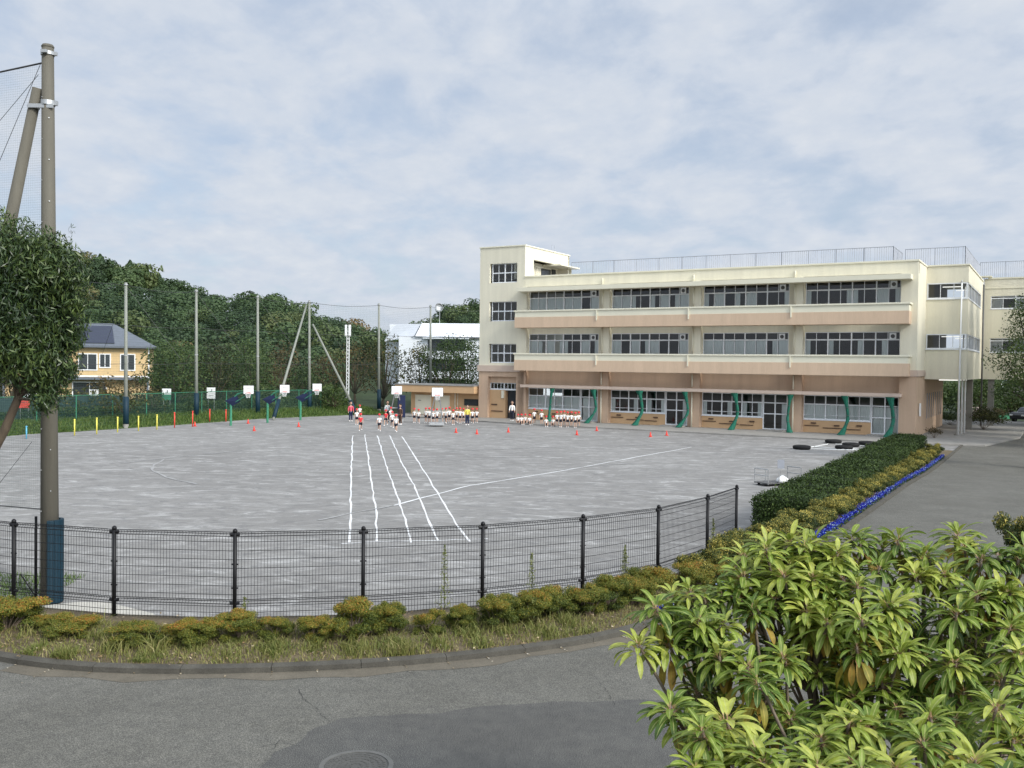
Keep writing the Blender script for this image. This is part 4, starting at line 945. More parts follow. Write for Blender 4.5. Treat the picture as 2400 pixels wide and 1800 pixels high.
bfo=empty('chain_link_fence',(bf[3][0],bf[3][1],.5),0,'long green chain link fence behind the coloured posts','fence'); o3=np.array((bf[3][0],bf[3][1],.5))
pp_=[]
for i in range(7):
    L=np.linalg.norm(bf[i+1]-bf[i]); m=max(1,int(L/2.6))
    for k in range(m): pp_.append(bf[i]+(bf[i+1]-bf[i])*k/m)
for p in pp_:
    g=MB(); g.tube([(p[0]-o3[0],p[1]-o3[1],-.1),(p[0]-o3[0],p[1]-o3[1],1.85)],.035,6); g.build('post',M['green'],bfo)
V=[];F=[];UVs=[];s=0
for i,p in enumerate(pp_):
    if i: s+=np.linalg.norm(p-pp_[i-1])
    V+=[(p[0]-o3[0],p[1]-o3[1],0),(p[0]-o3[0],p[1]-o3[1],1.8)]; UVs.append(s)
F=[(2*i,2*i+2,2*i+3,2*i+1) for i in range(len(pp_)-1)]
me=bpy.data.meshes.new('mesh_panel'); me.from_pydata([tuple(map(float,v)) for v in V],[],F); uv=me.uv_layers.new(name='UVMap')
for pl in me.polygons:
    for li in pl.loop_indices: vi=me.loops[li].vertex_index; uv.data[li].uv=(UVs[vi//2],V[vi][2]+5)
me.materials.append(M['chain']); link(bpy.data.objects.new('mesh_panel',me),bfo)
g=MB(); g.tube([(p[0]-o3[0],p[1]-o3[1],1.82) for p in pp_],.025,5); g.build('top_rail',M['green'],bfo)
# dark slatted wall / car park screen behind it
wl_=[p+n*6.5 for p,n in zip(E1,nn)][:5]
g=MB()
for i in range(4):
    a,b=wl_[i],wl_[i+1]; n_=nn[i]*.12; g.prism([tuple(a),tuple(b),tuple(b+n_),tuple(a+n_)][::-1],.2,2.15)
tag(g.build('screen_wall',mat('dark_teal_sheet',(.03,.055,.058),.8,.15,1.2)),'dark teal sheeted screen wall behind the chain link fence','wall')
n=90000; i=rng.integers(0,7,n); t=rng.random(n); d=rng.uniform(5.5,17,n); P0=E1a[i]*(1-t[:,None])+E1a[i+1]*t[:,None]+nna[i]*d[:,None]
sx=P0[:,0]; hgt=np.clip(.6+1.6*(.5+.5*np.sin(sx*.9))*(.6+.4*np.sin(sx*2.3+1))+(.09*(d-5))*(.4+.6*np.sin(sx*.37)**2),.4,4.2); hgt=np.where(sx<-24.5,np.minimum(hgt,.9),hgt)
C=np.column_stack([P0,.45+hgt*rng.random(n)**.6]); V,F=cards(C,rng.normal(0,1,(n,3))+np.array((0,-.6,.8)),.24,.13,.5); tag(npmesh('undergrowth',V,F,M['leaf'],tint=np.clip(.42+.2*np.sin(sx*1.3)+rng.normal(0,.16,n),0,1)),'dark tangled undergrowth below the trees behind the playground','undergrowth',kind='stuff')
n=42000; X_=rng.uniform(38,92,n); Y_=rng.uniform(103,112,n); hgt=3.2+1.8*np.sin(X_*.5)*np.sin(X_*.23+1)+.8*np.sin(X_*1.7); C=np.stack([X_,Y_,hgt*rng.random(n)**.55],1); V,F=cards(C,rng.normal(0,1,(n,3))+np.array((0,-.6,.8)),.3,.17,.5); tag(npmesh('thicket',V,F,M['leaf'],tint=np.clip(.35+.15*np.sin(X_*1.1)+rng.normal(0,.15,n),0,1)),'dark green thicket seen under the side wing and annexe','undergrowth',kind='stuff')
# ------------------------------------------------------------------ coloured posts
cp_=[(57,948,922,'blue'),(161,941,907,'yellow'),(209,938,904,'yellow'),(254,934,902,'yellow'),(299,931,900,'yellow'),(339,928,897,'yellow'),(377,924,892,'red'),(416,922,889,'red'),(453,912,885,'red'),(488,911,886,'red')]
lab=['light blue post at the left edge of the playground','first yellow post from the left, right of the concrete pole','second yellow post from the left on the playground edge','third yellow post from the left beside the teal padded pole','fourth yellow post from the left on the playground edge','rightmost yellow post on the playground edge','leftmost red post on the playground edge','second red post from the left beside the padded net pole','third red post from the left on the playground edge','rightmost red post on the playground edge']
for (x,yb,yt,c_),l in zip(cp_,lab):
    p=G(x*K,yb*K); h=min(1.3,(D(x*K,yt*K,p[1])[2])); o=empty('marker_post',(p[0],p[1],0),0,l,'post','coloured posts along the playground edge')
    g=MB(); g.tube([(0,0,0),(0,0,h)],.042,10); g.build('tube',M[c_],o,True); g=MB(); g.lathe([(.06,h-.02),(.065,h+.03),(.05,h+.05),(.001,h+.06)],10); g.build('cap',M[c_],o,True)
# ------------------------------------------------------------------ basketball hoops
hoops=[(537,842,72,1,'leftmost basketball hoop, under the trees'),(615,840,76,1,'second basketball hoop from the left'),(685,837,80,1,'middle basketball hoop beside the braced net pole'),(857,843,79,0,'basketball hoop on the dark padded stand left of the shed'),(945,847,74,0,'rightmost basketball hoop in front of the tan shed')]
for x,y,Y,kind,l in hoops:
    c_=D(x*K,y*K,Y); o=empty('basketball_hoop',(c_[0],Y,0),R(8),l,'basketball hoop','basketball hoops around the playground')
    zc=c_[2]; w=.37 if kind else .43; h=.31 if kind else .34
    g=MB(); g.box(-w,w,-.02,.02,zc-h,zc+h); bb=g.build('backboard',M['white'],o,bevel=.005)
    g=MB()
    for (a,b,c1,d1) in ((-w*.42,w*.42,zc+.10,zc+.125),(-w*.42,w*.42,zc-.19,zc-.165),(-w*.42,-w*.38,zc-.165,zc+.10),(w*.38,w*.42,zc-.165,zc+.10)): g.box(a,b,-.026,-.0205,c1,d1)
    g.box(-w-.02,w+.02,-.015,.03,zc+h,zc+h+.02); g.box(-w-.02,w+.02,-.015,.03,zc-h-.02,zc-h); g.box(-w-.02,-w,-.015,.03,zc-h,zc+h); g.box(w,w+.02,-.015,.03,zc-h,zc+h)
    g.build('board_marking',M['darkframe'],bb)
    g=MB(); rp=[(.225*math.cos(t),-.25+.225*math.sin(t),zc-h*.75) for t in np.linspace(0,2*math.pi,17)]; g.tube(rp,.014,6,False); g.build('rim',M['red'],o)
    g=MB()
    for k in range(10):
        t=2*math.pi*k/10; t2=t+.5; g.tube([(.22*math.cos(t),-.25+.22*math.sin(t),zc-h*.75),(.13*math.cos(t2),-.25+.13*math.sin(t2),zc-h*.75-.38)],.006,4,False); t2=t-.5; g.tube([(.22*math.cos(t),-.25+.22*math.sin(t),zc-h*.75),(.13*math.cos(t2),-.25+.13*math.sin(t2),zc-h*.75-.38)],.006,4,False)
    g.build('net',M['white'],o)
    g=MB()
    if kind:
        g.tube([(-1.45,.9,.0),(-1.45,.9,zc-.8)],.09,10); g.tube([(-1.45,.9,zc-.85),(-.9,.6,zc-.35),(0,.1,zc-.1)],.06,8); g.tube([(-1.45,.9,zc-1.2),(-.7,.5,zc-.75),(0,.1,zc-.3)],.04,8); g.build('stand',M['green'],o)
        g=MB(); g.add([(-1.9,.85,zc-.9),(-1.0,.65,zc-.45),(-.7,.55,zc-.9),(-1.3,.8,zc-1.3),(-1.9,.95,zc-.9),(-1.0,.75,zc-.45),(-.7,.65,zc-.9),(-1.3,.9,zc-1.3)],[(0,1,2,3),(7,6,5,4),(0,4,5,1),(1,5,6,2),(2,6,7,3),(3,7,4,0)]); g.build('tarpaulin',M['navy'],o)
    else:
        g.tube([(.45,1.1,.0),(.4,.9,1.2),(.15,.2,zc-.2)],.05,8); g.tube([(-.45,1.1,.0),(-.4,.9,1.2),(-.15,.2,zc-.2)],.05,8); g.tube([(.4,.9,1.2),(-.4,.9,1.2)],.04,8); g.box(-.6,.6,.5,1.7,.12 if x>900 else 0,.3); g.build('stand',M['steel'],o)
        if x<900:
            g=MB(); g.box(.1,.75,.5,1.1,.4,zc-.45); g.build('padding',M['navy'],o,bevel=.05)
# ------------------------------------------------------------------ sign boards on the back fence
for (x,y,w,h,c_,l) in ((203,855,.7,1.0,'yellow','white and yellow notice board left of the first net pole'),(360,852,.75,1.0,'green','white and green notice board behind the red posts'),(456,849,.75,1.0,'white','white notice board right of the second net pole'),(52,862,.8,1.3,'red','white and red notice board behind the left tree')):
    Y=66+.04*x; p=D(x*K,y*K,Y); o=empty('notice_board',(p[0],Y,0),R(6),l,'sign','notice boards along the back fence')
    g=MB(); g.box(-w/2,w/2,-.03,.0,p[2],p[2]+h/2); g.build('upper_panel',M['white'],o); g=MB(); g.box(-w/2,w/2,-.03,.0,p[2]-h/2,p[2]-.005); g.build('lower_panel',M[c_],o)
    g=MB(); g.box(-.12,.10,-.034,-.031,p[2]+.12,p[2]+.17); g.box(.03,.10,-.034,-.031,p[2]+.17,p[2]+.36); g.box(-.2,.2,-.034,-.031,p[2]-.25,p[2]-.22); g.build('marking',M['darkframe'],o)
    g=MB(); g.tube([(-w*.35,.04,0),(-w*.35,.04,p[2]+h/2-.05)],.03,6); g.tube([(w*.35,.04,0),(w*.35,.04,p[2]+h/2-.05)],.03,6); g.each('support',M['steel'],o)
# ------------------------------------------------------------------ traffic cones
cones=[(421,921),(536,915),(549,931),(645,922),(1098,934),(1246,940),(1289,931),(1405,944),(1440,941),(985,935),(1030,938)]
cl=['red cone beside the padded second net pole','red cone before the leftmost basketball hoop','red cone lying nearest below the leftmost hoop','red cone alone between hoops and the waiting runners','red cone left of the seated children by the entrance','red cone right front of the children by the first window','red cone under the first rolled green net','left of two red cones before the second window bay','right of two red cones before the second window bay','red cone in front of the row of children by the shed','red cone at the right end of the row of children by the shed']
c0=None
for (x,y),l in zip(cones,cl):
    p=G(x*K,y*K)
    if c0 is None:
        c0=empty('traffic_cone'); g=MB(); g.box(-.17,.17,-.17,.17,0,.03); g.build('base',M['red'],c0,bevel=.01)
        g=MB(); g.lathe([(.13,.03),(.10,.16),(.045,.46),(.03,.5),(.001,.505)],14); g.build('cone_body',M['red'],c0,True); o=c0
    else: o=copy_tree(c0)
    o.location=(p[0],p[1],.004); o.rotation_euler=(0,0,random.uniform(0,1)); o.scale=(.72,)*3; tag(o,l,'traffic cone','red cones on the playground')
# ------------------------------------------------------------------ tyres and ropes
tl=['leftmost flat tyre on the playground','farthest tyre, nearest the school steps','tyre in the middle of the group, behind another','tyre in the front of the middle pair','upper of the two tyres by the far hedge','lower of the two tyres by the far hedge']
t0=None
tp=[(1879,1053),(1953,1038.6),(1994,1046.5),(1978,1053),(2032,1043),(2048,1048)]
for (x,y),l in zip(tp,tl):
    p=G(x,y)
    if t0 is None:
        g=MB(); g.lathe([(.30,.03),(.42,.0),(.50,.02),(.54,.07),(.54,.17),(.50,.22),(.42,.24),(.31,.21),(.29,.12),(.30,.03)],24); t0=g.build('tyre',M['tyre'],None,True); o=t0
    else: o=t0.copy(); scn.collection.objects.link(o)
    o.location=(p[0],p[1],.004); tag(o,l,'tyre','flat tyres lying on the playground')
g=MB()
for a,b in (((1890,1053),(2020,1056)),((1895,1050),(1945,1041)),((1905,1047),(1990,1056)),((1990,1054),(2060,1052)),((1960,1042),(2030,1046))):
    P=wander([G(*a),G(*b)],.8,.12); g.tube([(q.x,q.y,.03) for q in P],.022,5)
[tag(q,'white rope lying loose between the flat tyres','rope','ropes between the tyres') for q in g.each('rope',M['white'])]
# ------------------------------------------------------------------ steel trolley by the hedge with a sack, sign plate beside it
p=G(1800,1141); p2=G(1885,1121); ang=math.atan2(p2[1]-p[1],p2[0]-p[0]); L=float(np.hypot(*(p2-p)[:2]))*.8
o=empty('steel_trolley',(p[0],p[1],0),ang*.55,'low steel tube trolley standing at the near end of the hedge','trolley')
g=MB(); L=1.9
for (x,y) in ((0,0),(L,0),(L,.8),(0,.8)): g.tube([(x,y,.08),(x,y,.72)],.022,6)
for (a,b) in (((0,0),(0,.8)),((L,0),(L,.8))): g.tube([(*a,.72),(*b,.72)],.022,6); g.tube([(*a,.45),(*b,.45)],.016,6)
g.tube([(.62,0,.1),(.62,0,.62)],.02,6); g.tube([(.62,.8,.1),(.62,.8,.62)],.02,6); g.each('tube_frame',M['steel'],o)
g=MB(); g.box(-.02,L+.02,-.02,.82,.10,.14); g.build('deck',M['darkframe'],o)
for (x,y) in ((.15,.1),(L-.15,.1),(L-.15,.7),(.15,.7)):
    g=MB(); V=[]; g.tube([(x,y-.03,.055),(x,y+.03,.055)],.055,12); g.build('wheel',M['tyre'],o,True)
sk=D(1833,1122,p[1]+.5); g=MB(); g.lathe([(.02,.14),(.20,.15),(.25,.22),(.20,.34),(.10,.42),(.05,.47),(.001,.48)],12); s_=g.build('white_sack',M['white'],None,True); s_.location=(sk[0],p[1]+.45,.004); s_.scale=(1.2,.8,.9); tag(s_,'crumpled white sack lying on the steel trolley','sack')
sg=G(1848,1128); o=empty('field_sign',(sg[0],sg[1]+1.2,0),R(-10),'small grey square plate on a thin stake behind the trolley','sign')
zc=D(1847,1088,sg[1]+1.2)[2]; g=MB(); g.box(-.15,.15,-.01,.01,zc-.2,zc+.2); g.build('plate',M['rail'],o); g=MB(); g.tube([(0,.02,0),(0,.02,zc-.1)],.010,6); g.build('stake',M['steel'],o)
# ------------------------------------------------------------------ manhole cover
mc_=G(835,1793,.82); o=empty('manhole_cover',(mc_[0],mc_[1],.812),0,'round iron manhole cover set in the asphalt in the foreground','manhole cover')
iron=mat('worn_iron',(.10,.097,.088),.75,.2,9,bump=.5,bscale=50,spec=.3)
g=MB(); n=40
for r0,r1,z in ((.335,.385,.006),):
    V=[];F=[]
    for k in range(n):
        t=2*math.pi*k/n
        for r,zz in ((r0,-.02),(r0,z),(r1,z),(r1,-.02)): V.append((r*math.cos(t),r*math.sin(t),zz))
    for k in range(n):
        for j in range(3): a=k*4+j; b=((k+1)%n)*4+j; F.append((a,b,b+1,a+1))
    g.add(V,F)
g.build('frame',mat('manhole_rim',(.13,.128,.118),.8,.2,9),o)
g=MB(); g.lathe([(.001,.0),(.322,.0),(.325,-.01)][::-1],n); 
lid=g.build('lid',iron,o)
g=MB()
for r in (.06,.12,.18,.24,.29):
    m=max(8,int(r*2*math.pi/.05))
    for k in range(m):
        t=2*math.pi*(k+.5*(int(r*100)%2))/m; c_=Vector((r*math.cos(t),r*math.sin(t))); e=Vector((-math.sin(t),math.cos(t)))*.015; f_=Vector((math.cos(t),math.sin(t)))*.012
        q=[c_-e-f_,c_+e-f_,c_+e+f_,c_-e+f_]; g.prism([tuple(v) for v in q],.0,.005)
g.build('tread_pattern',iron,lid)
# ------------------------------------------------------------------ parked car, domed tank, etc. at the far right
cpx=G(2408,990); car=empty('parked_car',(cpx[0]+.3,cpx[1],0),R(28),'black car parked in the shade past the annexe at the right edge','car')
prof=[(-2.1,.35),(-2.15,.75),(-1.9,1.0),(-1.0,1.05),(-.5,1.45),(.9,1.5),(1.7,1.1),(2.1,1.0),(2.15,.4)]
g=MB(); V=[(x,-.8,z) for x,z in prof]+[(x,.8,z) for x,z in prof]; n=len(prof); g.add(V,[tuple(range(n)),tuple(range(2*n-1,n-1,-1))]+[(i,i+n,(i+1)%n+n,(i+1)%n) for i in range(n)]); g.build('body',M['carpaint'],car,bevel=.06)
for x in (-1.35,1.35):
    for y in (-.78,.78):
        g=MB(); g.tube([(x,y-.1,.32),(x,y+.1,.32)],.32,18); w=g.build('wheel',M['tyre'],car,True); g=MB(); g.tube([(x,y-.11,.32),(x,y+.11,.32)],.19,12); g.build('rim',M['steel'],w,True)
for y in (-.6,.6): g=MB(); g.box(-2.17,-2.1,y-.17,y+.17,.66,.8); g.build('headlight',M['white'],car,bevel=.02)
g=MB(); g.add([(-.95,-.805,1.08),(-.48,-.805,1.4),(.85,-.805,1.44),(1.5,-.805,1.12)],[(0,1,2,3)]); g.add([(-1.0,-.7,1.075),(-1.0,.7,1.075),(-.52,.66,1.44),(-.52,-.66,1.44)],[(0,1,2,3)]); g.build('window',M['win'],car)
t=D(2338,915,112); o=empty('storage_tank',(t[0],112,0),0,'white dome topped tank seen under the annexe','tank')
zt=D(2338,900,112)[2]; g=MB(); g.lathe([(.62,zt-2.0),(.62,zt-.2),(.66,zt-.18)],16); g.build('shell',M['apt'],o,True); g=MB(); g.lathe([(.68,zt-.18),(.55,zt+.02),(.3,zt+.13),(.001,zt+.17)],16); g.build('dome',M['white'],o,True)
g=MB(); g.box(-.7,.7,-.7,.7,0,zt-2.0); g.build('plinth',M['slab'],o)
t=D(2370,900,118); o=empty('garden_shed',(t[0],118,0),R(-20),'grey gabled outbuilding beyond the annexe','shed'); g=MB(); z=D(2370,890,118)[2]; g.box(-2,2,0,4,0,z-1.2); g.add([(-2,0,z-1.2),(2,0,z-1.2),(0,0,z),(-2,4,z-1.2),(2,4,z-1.2),(0,4,z)],[(0,1,2),(5,4,3)]); g.build('wall',M['slab'],o); g=MB(); g.add([(-2.2,-.2,z-1.28),(0,-.2,z+.05),(0,4.2,z+.05),(-2.2,4.2,z-1.28),(2.2,-.2,z-1.28),(2.2,4.2,z-1.28)],[(0,1,2,3),(1,4,5,2)]); g.build('roof',M['sliver'],o)
sheet('green_mat',[G(x,y) for x,y in ((2330,982),(2372,982),(2368,968),(2340,968))],.02,mat('green_surfacing',(.04,.19,.09),.9,.1,2))
sheet('far_path',[G(x,y) for x,y in ((2255,972),(2345,985),(2400,960),(2420,952),(2240,955))],.012,mat('pink_paving',(.36,.27,.23),.9,.1,2))
lt=D(816,768,99); o=empty('white_lattice_mast',(lt[0],99,0),0,'slim white lattice mast with antenna boxes between the far poles','mast')
zt=D(816,768,99)[2]; g=MB()
for s in ((-.12,-.12),(.12,-.12),(.12,.12),(-.12,.12)): g.tube([(*s,0),(*s,zt)],.03,5)
for k in range(int(zt/.4)): z=.2+k*.4; g.tube([(-.12,-.12,z),(.12,-.12,z+.3)],.02,4); g.tube([(.12,-.12,z),(-.12,-.12,z+.3)],.02,4)
g.build('lattice',M['white'],o); g=MB(); g.box(-.3,-.1,-.25,.05,zt-.9,zt+.3); g.box(.08,.3,-.25,.05,zt-.9,zt+.3); g.build('antenna',M['white'],o)

# ------------------------------------------------------------------ trees
def limbs(g,base,nodes,r0,n=7,bend=.25):
    for q,r1 in nodes:
        b=Vector(base); q=Vector(q); m=b.lerp(q,.5)+Vector((random.uniform(-bend,bend),random.uniform(-bend,bend),random.uniform(0,bend))); 
        P=[b.lerp(m,t)*(1-t)+m.lerp(q,t)*t for t in (0,.25,.5,.75,1)]; g.tube(P,[r0*(1-t)+r1*t for t in (0,.25,.5,.75,1)],n)
def tree(name,x,y,z,h,r,m,label,cat='tree',group=None,trunk_h=.3,dens=None,leaf=(.22,.13),nl=15,sparse=1.,bark='bark',squash=1.,spread=.22,base=.38,seed=None):
    if seed is not None: random.seed(seed)
    o=empty(name,(x,y,z),0,label,cat,group)
    th=h*trunk_h; lob=[]; nodes=[]
    for k in range(nl):
        a=2*math.pi*(k*.381966+random.uniform(-.05,.05)); t=(k+.5)/nl; zc=th+(h-th)*(.16+.72*t); env=math.sin(math.pi*min(.96,(.22+.70*t)))**.8
        rr=r*env*random.uniform(.45,.78); c=(rr*math.cos(a),rr*math.sin(a),zc+random.uniform(-.05,.05)*h); lr=r*random.uniform(.28,.46)
        lob.append((c,(lr,lr,lr*random.uniform(.6,.85)*squash))); nodes.append((c,.015*h/6))
    lob.append(((0,0,th+(h-th)*.5),(r*.5,r*.5,(h-th)*.38))); lob.append(((random.uniform(-.1,.1)*r,0,h-r*.28),(r*.34,r*.34,r*.3)))
    L,Wd=leaf; d=(dens or 1.)*sparse/(L*Wd)*1.0
    V,F,T=lobes_cards(lob,d*.34,L,Wd,.75,(.45,1.08),down=.3,base=base,spread=spread)
    npmesh('crown',V,F,M[m] if isinstance(m,str) else m,o,tint=T)
    g=MB(); lean=random.uniform(-.1,.1)*h*.3; g.tube([(0,0,-.1),(lean*.4,0,th*.5),(lean,0,th),(lean*.6,0,th+(h-th)*.45)],[.045*h*.6+.03,.03*h*.6+.02,.022*h*.6+.02,.02],9)
    limbs(g,(lean,0,th*.9),nodes,.012*h*.6+.015,6,.1*r); g.build('trunk',M[bark],o,True)
    return o
BT=[ # x,y-top (2212 px), width px, distance, material, leaf scale, density, label
 (375,735,150,84,'leaf','wide dark green tree between the ochre house and the second net pole',1.,.9),
 (462,742,110,88,'leaf_olive','olive bushy tree right of the second net pole',1.,.9),
 (540,725,120,98,'leaf','dark round tree behind the third net pole',1.,.95),
 (610,735,95,104,'leaf_rust','brownish thinning tree left of the braced net pole',.55,.9),
 (705,762,90,104,'leaf_rust','rust tinted tree right of the braced net pole',.6,.9),
 (655,790,90,98,'leaf','dark tree at the foot of the braced net pole',.9,.9),
 (768,735,90,102,'leaf_rust','thin reddish brown tree right of the white lattice mast',.42,.9),
 (826,716,105,103,'leaf_olive','tall sparse olive tree with bare limbs beside the fifth net pole',.6,.9),
 (905,738,95,112,'leaf_olive','thin leaved tree in front of the white apartment block',.7,.9),
 (965,722,115,110,'leaf','dark leafy tree directly above the tan shed',1.1,.9),
 (1012,726,90,113,'leaf','dark green tree squeezed against the stair tower',1.1,.9),
 (300,800,75,84,'leaf_rust','small yellowing tree in front of the ochre house',.6,.9),
 (228,810,85,80,'leaf_rust','thin amber tree covering the left part of the ochre house',.5,.9),
 (205,850,95,74,'leaf_olive','low light green tree right of the concrete pole',.55,.9),
 (270,838,70,72,'leaf_olive','leaning light green sapling before the first net pole',.5,.9),
 (140,862,70,72,'leaf_olive','low green tree hidden behind the concrete pole',.7,.9),
 (25,780,90,80,'leaf_rust','amber tree at the far left edge behind the fence',.4,.9),
 (330,845,60,78,'leaf_olive','low spreading tree right of the first net pole',.6,.9),
 (500,800,90,90,'leaf','dark tree behind the leftmost basketball hoop',.9,.9),
 (575,830,80,92,'leaf','low dark tree behind the second basketball hoop',.9,.9),
 (720,835,70,92,'leaf','low dark bush tree behind the middle hoop',.8,.9)]
for i,(x,yt,w,Y,m,l,sp_d,_) in enumerate(BT):
    p=D(x*K,yt*K,Y); r=w*K/2/CF*Y*1.25; tree('tree',p[0],Y,0.3,max(2.5,p[2]-.3),r,m,l,group='trees behind the playground fence',trunk_h=.10 if sp_d>.5 else .2,leaf=(.26,.15),sparse=sp_d,seed=i+3,nl=17)
# young trees in distance behind annexe and under wing
for i,(x,yt,w,Y,m,l) in enumerate(((2300,880,70,104,'leaf','dark tree seen between the wing column and the flagpoles'),(2372,925,60,106,'leaf_olive','low shrub in front of the grey outbuilding'),(2250,895,60,120,'leaf_olive','green tree glimpsed under the side wing'),(2325,935,50,101,'leaf','dark bush beneath the annexe floor'))):
    p=D(x,yt,Y); r=w/2/CF*Y*1.2; tree('tree',p[0],Y,0.,max(1.6,p[2]),r,m,l,group='greenery beyond the annexe',trunk_h=.12,leaf=(.26,.15),seed=60+i,nl=12)
# five unseen trees added to shade the wing and drive, then right edge tree
for tx,ty,th_,l in ((37.9,59,16.,'unseen tall tree added to shade the wing, nearest of five'),(39.8,63,17.,'unseen tall tree added to shade the wing, second of five'),(42,67.5,17.,'unseen tall tree added to shade the wing, third of five'),(46,72.5,17.5,'unseen tall tree added to shade the wing, fourth of five'),(52,77.5,18.,'unseen tall tree added to shade the wing, farthest of five')): tree('broadleaf_tree',tx,ty,0,th_,4.2,'leaf',l,group='unseen shade trees added right of the drive',trunk_h=.14,leaf=(.3,.18),dens=1.7,seed=int(tx),nl=24)
p=D(2440,800,48); tree('broadleaf_tree',p[0],48,0,9.4,2.35,'leaf','dark evergreen tree reaching in at the right edge beside the drive',trunk_h=.28,leaf=(.13,.07),dens=1.5,seed=91,nl=24,base=.45)
# bushes by the flagpoles and low shrubs
def bush(name,x,y,z,rx_,rz_,m,label,cat='shrub',group=None,leaf=(.09,.05),nl=9,sparse=1.,seed=0,base=.4,stems=True,spread=.2):
    random.seed(seed); o=empty(name,(x,y,z),random.uniform(0,6.28),label,cat,group); lob=[];nodes=[]
    for k in range(nl):
        a=2*math.pi*k*.381966; rr=rx_*math.sqrt((k+.3)/nl)*.66; c=(rr*math.cos(a),rr*math.sin(a),rz_*(.45+.40*random.random()*(1.15-rr/rx_))); q=rx_*random.uniform(.26,.42); lob.append((c,(q,q,q*.62*min(1.2,rz_/rx_)))); nodes.append((c,.004))
    V,F,T=lobes_cards(lob,sparse/(leaf[0]*leaf[1])*.22,leaf[0],leaf[1],.7,(.4,1.1),base=base,spread=spread); npmesh('foliage',V,F,M[m],o,tint=T)
    if stems: g=MB(); limbs(g,(0,0,-.02),nodes,.012,4,.05*rx_); g.build('stems',M['bark2'],o)
    return o
p=G(2305,1010); bush('shrub',p[0],p[1],.1,2.2,1.9,'leaf_olive','round shrub at the bend of the drive behind the flagpoles',seed=5,leaf=(.16,.09),nl=18,sparse=2.)
p=G(2330,985); bush('shrub',p[0],p[1],.1,1.6,1.2,'leaf_rust','reddish shrub by the column past the flagpoles',seed=6,leaf=(.16,.09),nl=14,sparse=2.)
p=G(2225,998); bush('shrub',p[0],p[1],.1,2.6,1.3,'leaf','low dark plants under the side wing',seed=7,leaf=(.14,.08),nl=18,sparse=2.,base=.2)
p=G(2190,1030); bush('shrub',p[0],p[1],.1,.8,.9,'leaf_rust','twiggy reddish shrub against the corner of the school',seed=8,leaf=(.10,.05),nl=12,sparse=1.6)
# hedge
hd=np.array((15.1,27.1)); hd/=np.linalg.norm(hd); hn=np.array((hd[1],-hd[0])); hb=np.array((7.25,27.8)); HL,HW,HH=31.5,1.8,1.15
hg=empty('hedge',(hb[0],hb[1],0),math.atan2(hd[1],hd[0]),'long clipped dark green hedge between playground and drive','hedge')
g=MB(); g.box(.12,HL-.1,-HW+.12,-.12,0,HH-.12); g.build('twig_core',M['hedgecore'],hg,bevel=.1)
def hsurf(n,kind):
    s=rng.random(n)*HL; t=rng.random(n)
    wob=.06*np.sin(s*1.7)+.05*np.sin(s*4.1+1)
    if kind=='top': C=np.stack([s,-t*HW,HH+wob-.10*np.abs(2*t-1)**4],1); Nn=np.tile((0,0,1.),(n,1))
    elif kind=='l': C=np.stack([s,0*s+wob*.6,t*HH],1); Nn=np.tile((0,1.,.3),(n,1))
    elif kind=='r': C=np.stack([s,-HW+wob*.6,t*HH],1); Nn=np.tile((0,-1.,.3),(n,1))
    elif kind=='f': C=np.stack([0*s,-rng.random(n)*HW,t*HH],1); Nn=np.tile((-1.,0,.3),(n,1))
    else: C=np.stack([0*s+HL,-rng.random(n)*HW,t*HH],1); Nn=np.tile((1.,0,.3),(n,1))
    return C+rng.normal(0,.045,(n,3)),Nn
Cs,Ns=zip(*[hsurf(n,k) for k,n in (('top',44000),('l',20000),('r',20000),('f',5200),('b',2500))])
C=np.concatenate(Cs);Nn=np.concatenate(Ns); V,F=cards(C,Nn,.075*rng.uniform(.6,1.3,len(C)),.045,.6); T=np.clip(.42+rng.normal(0,.2,len(C))+.12*np.sin(C[:,0]*3.1)*np.sin(C[:,1]*5),0,1); npmesh('foliage',V,F,M['hedge'],hg,tint=T)
n=900; C=np.stack([rng.random(n)*HL,-rng.random(n)*HW,HH+rng.uniform(.0,.16,n)],1); V,F=cards(C,np.tile((0,1.,0),(n,1)),.10,.03,.5,down=2.); npmesh('loose_shoots',V,F,M['hedge'],hg,tint=rng.uniform(.5,1,n))
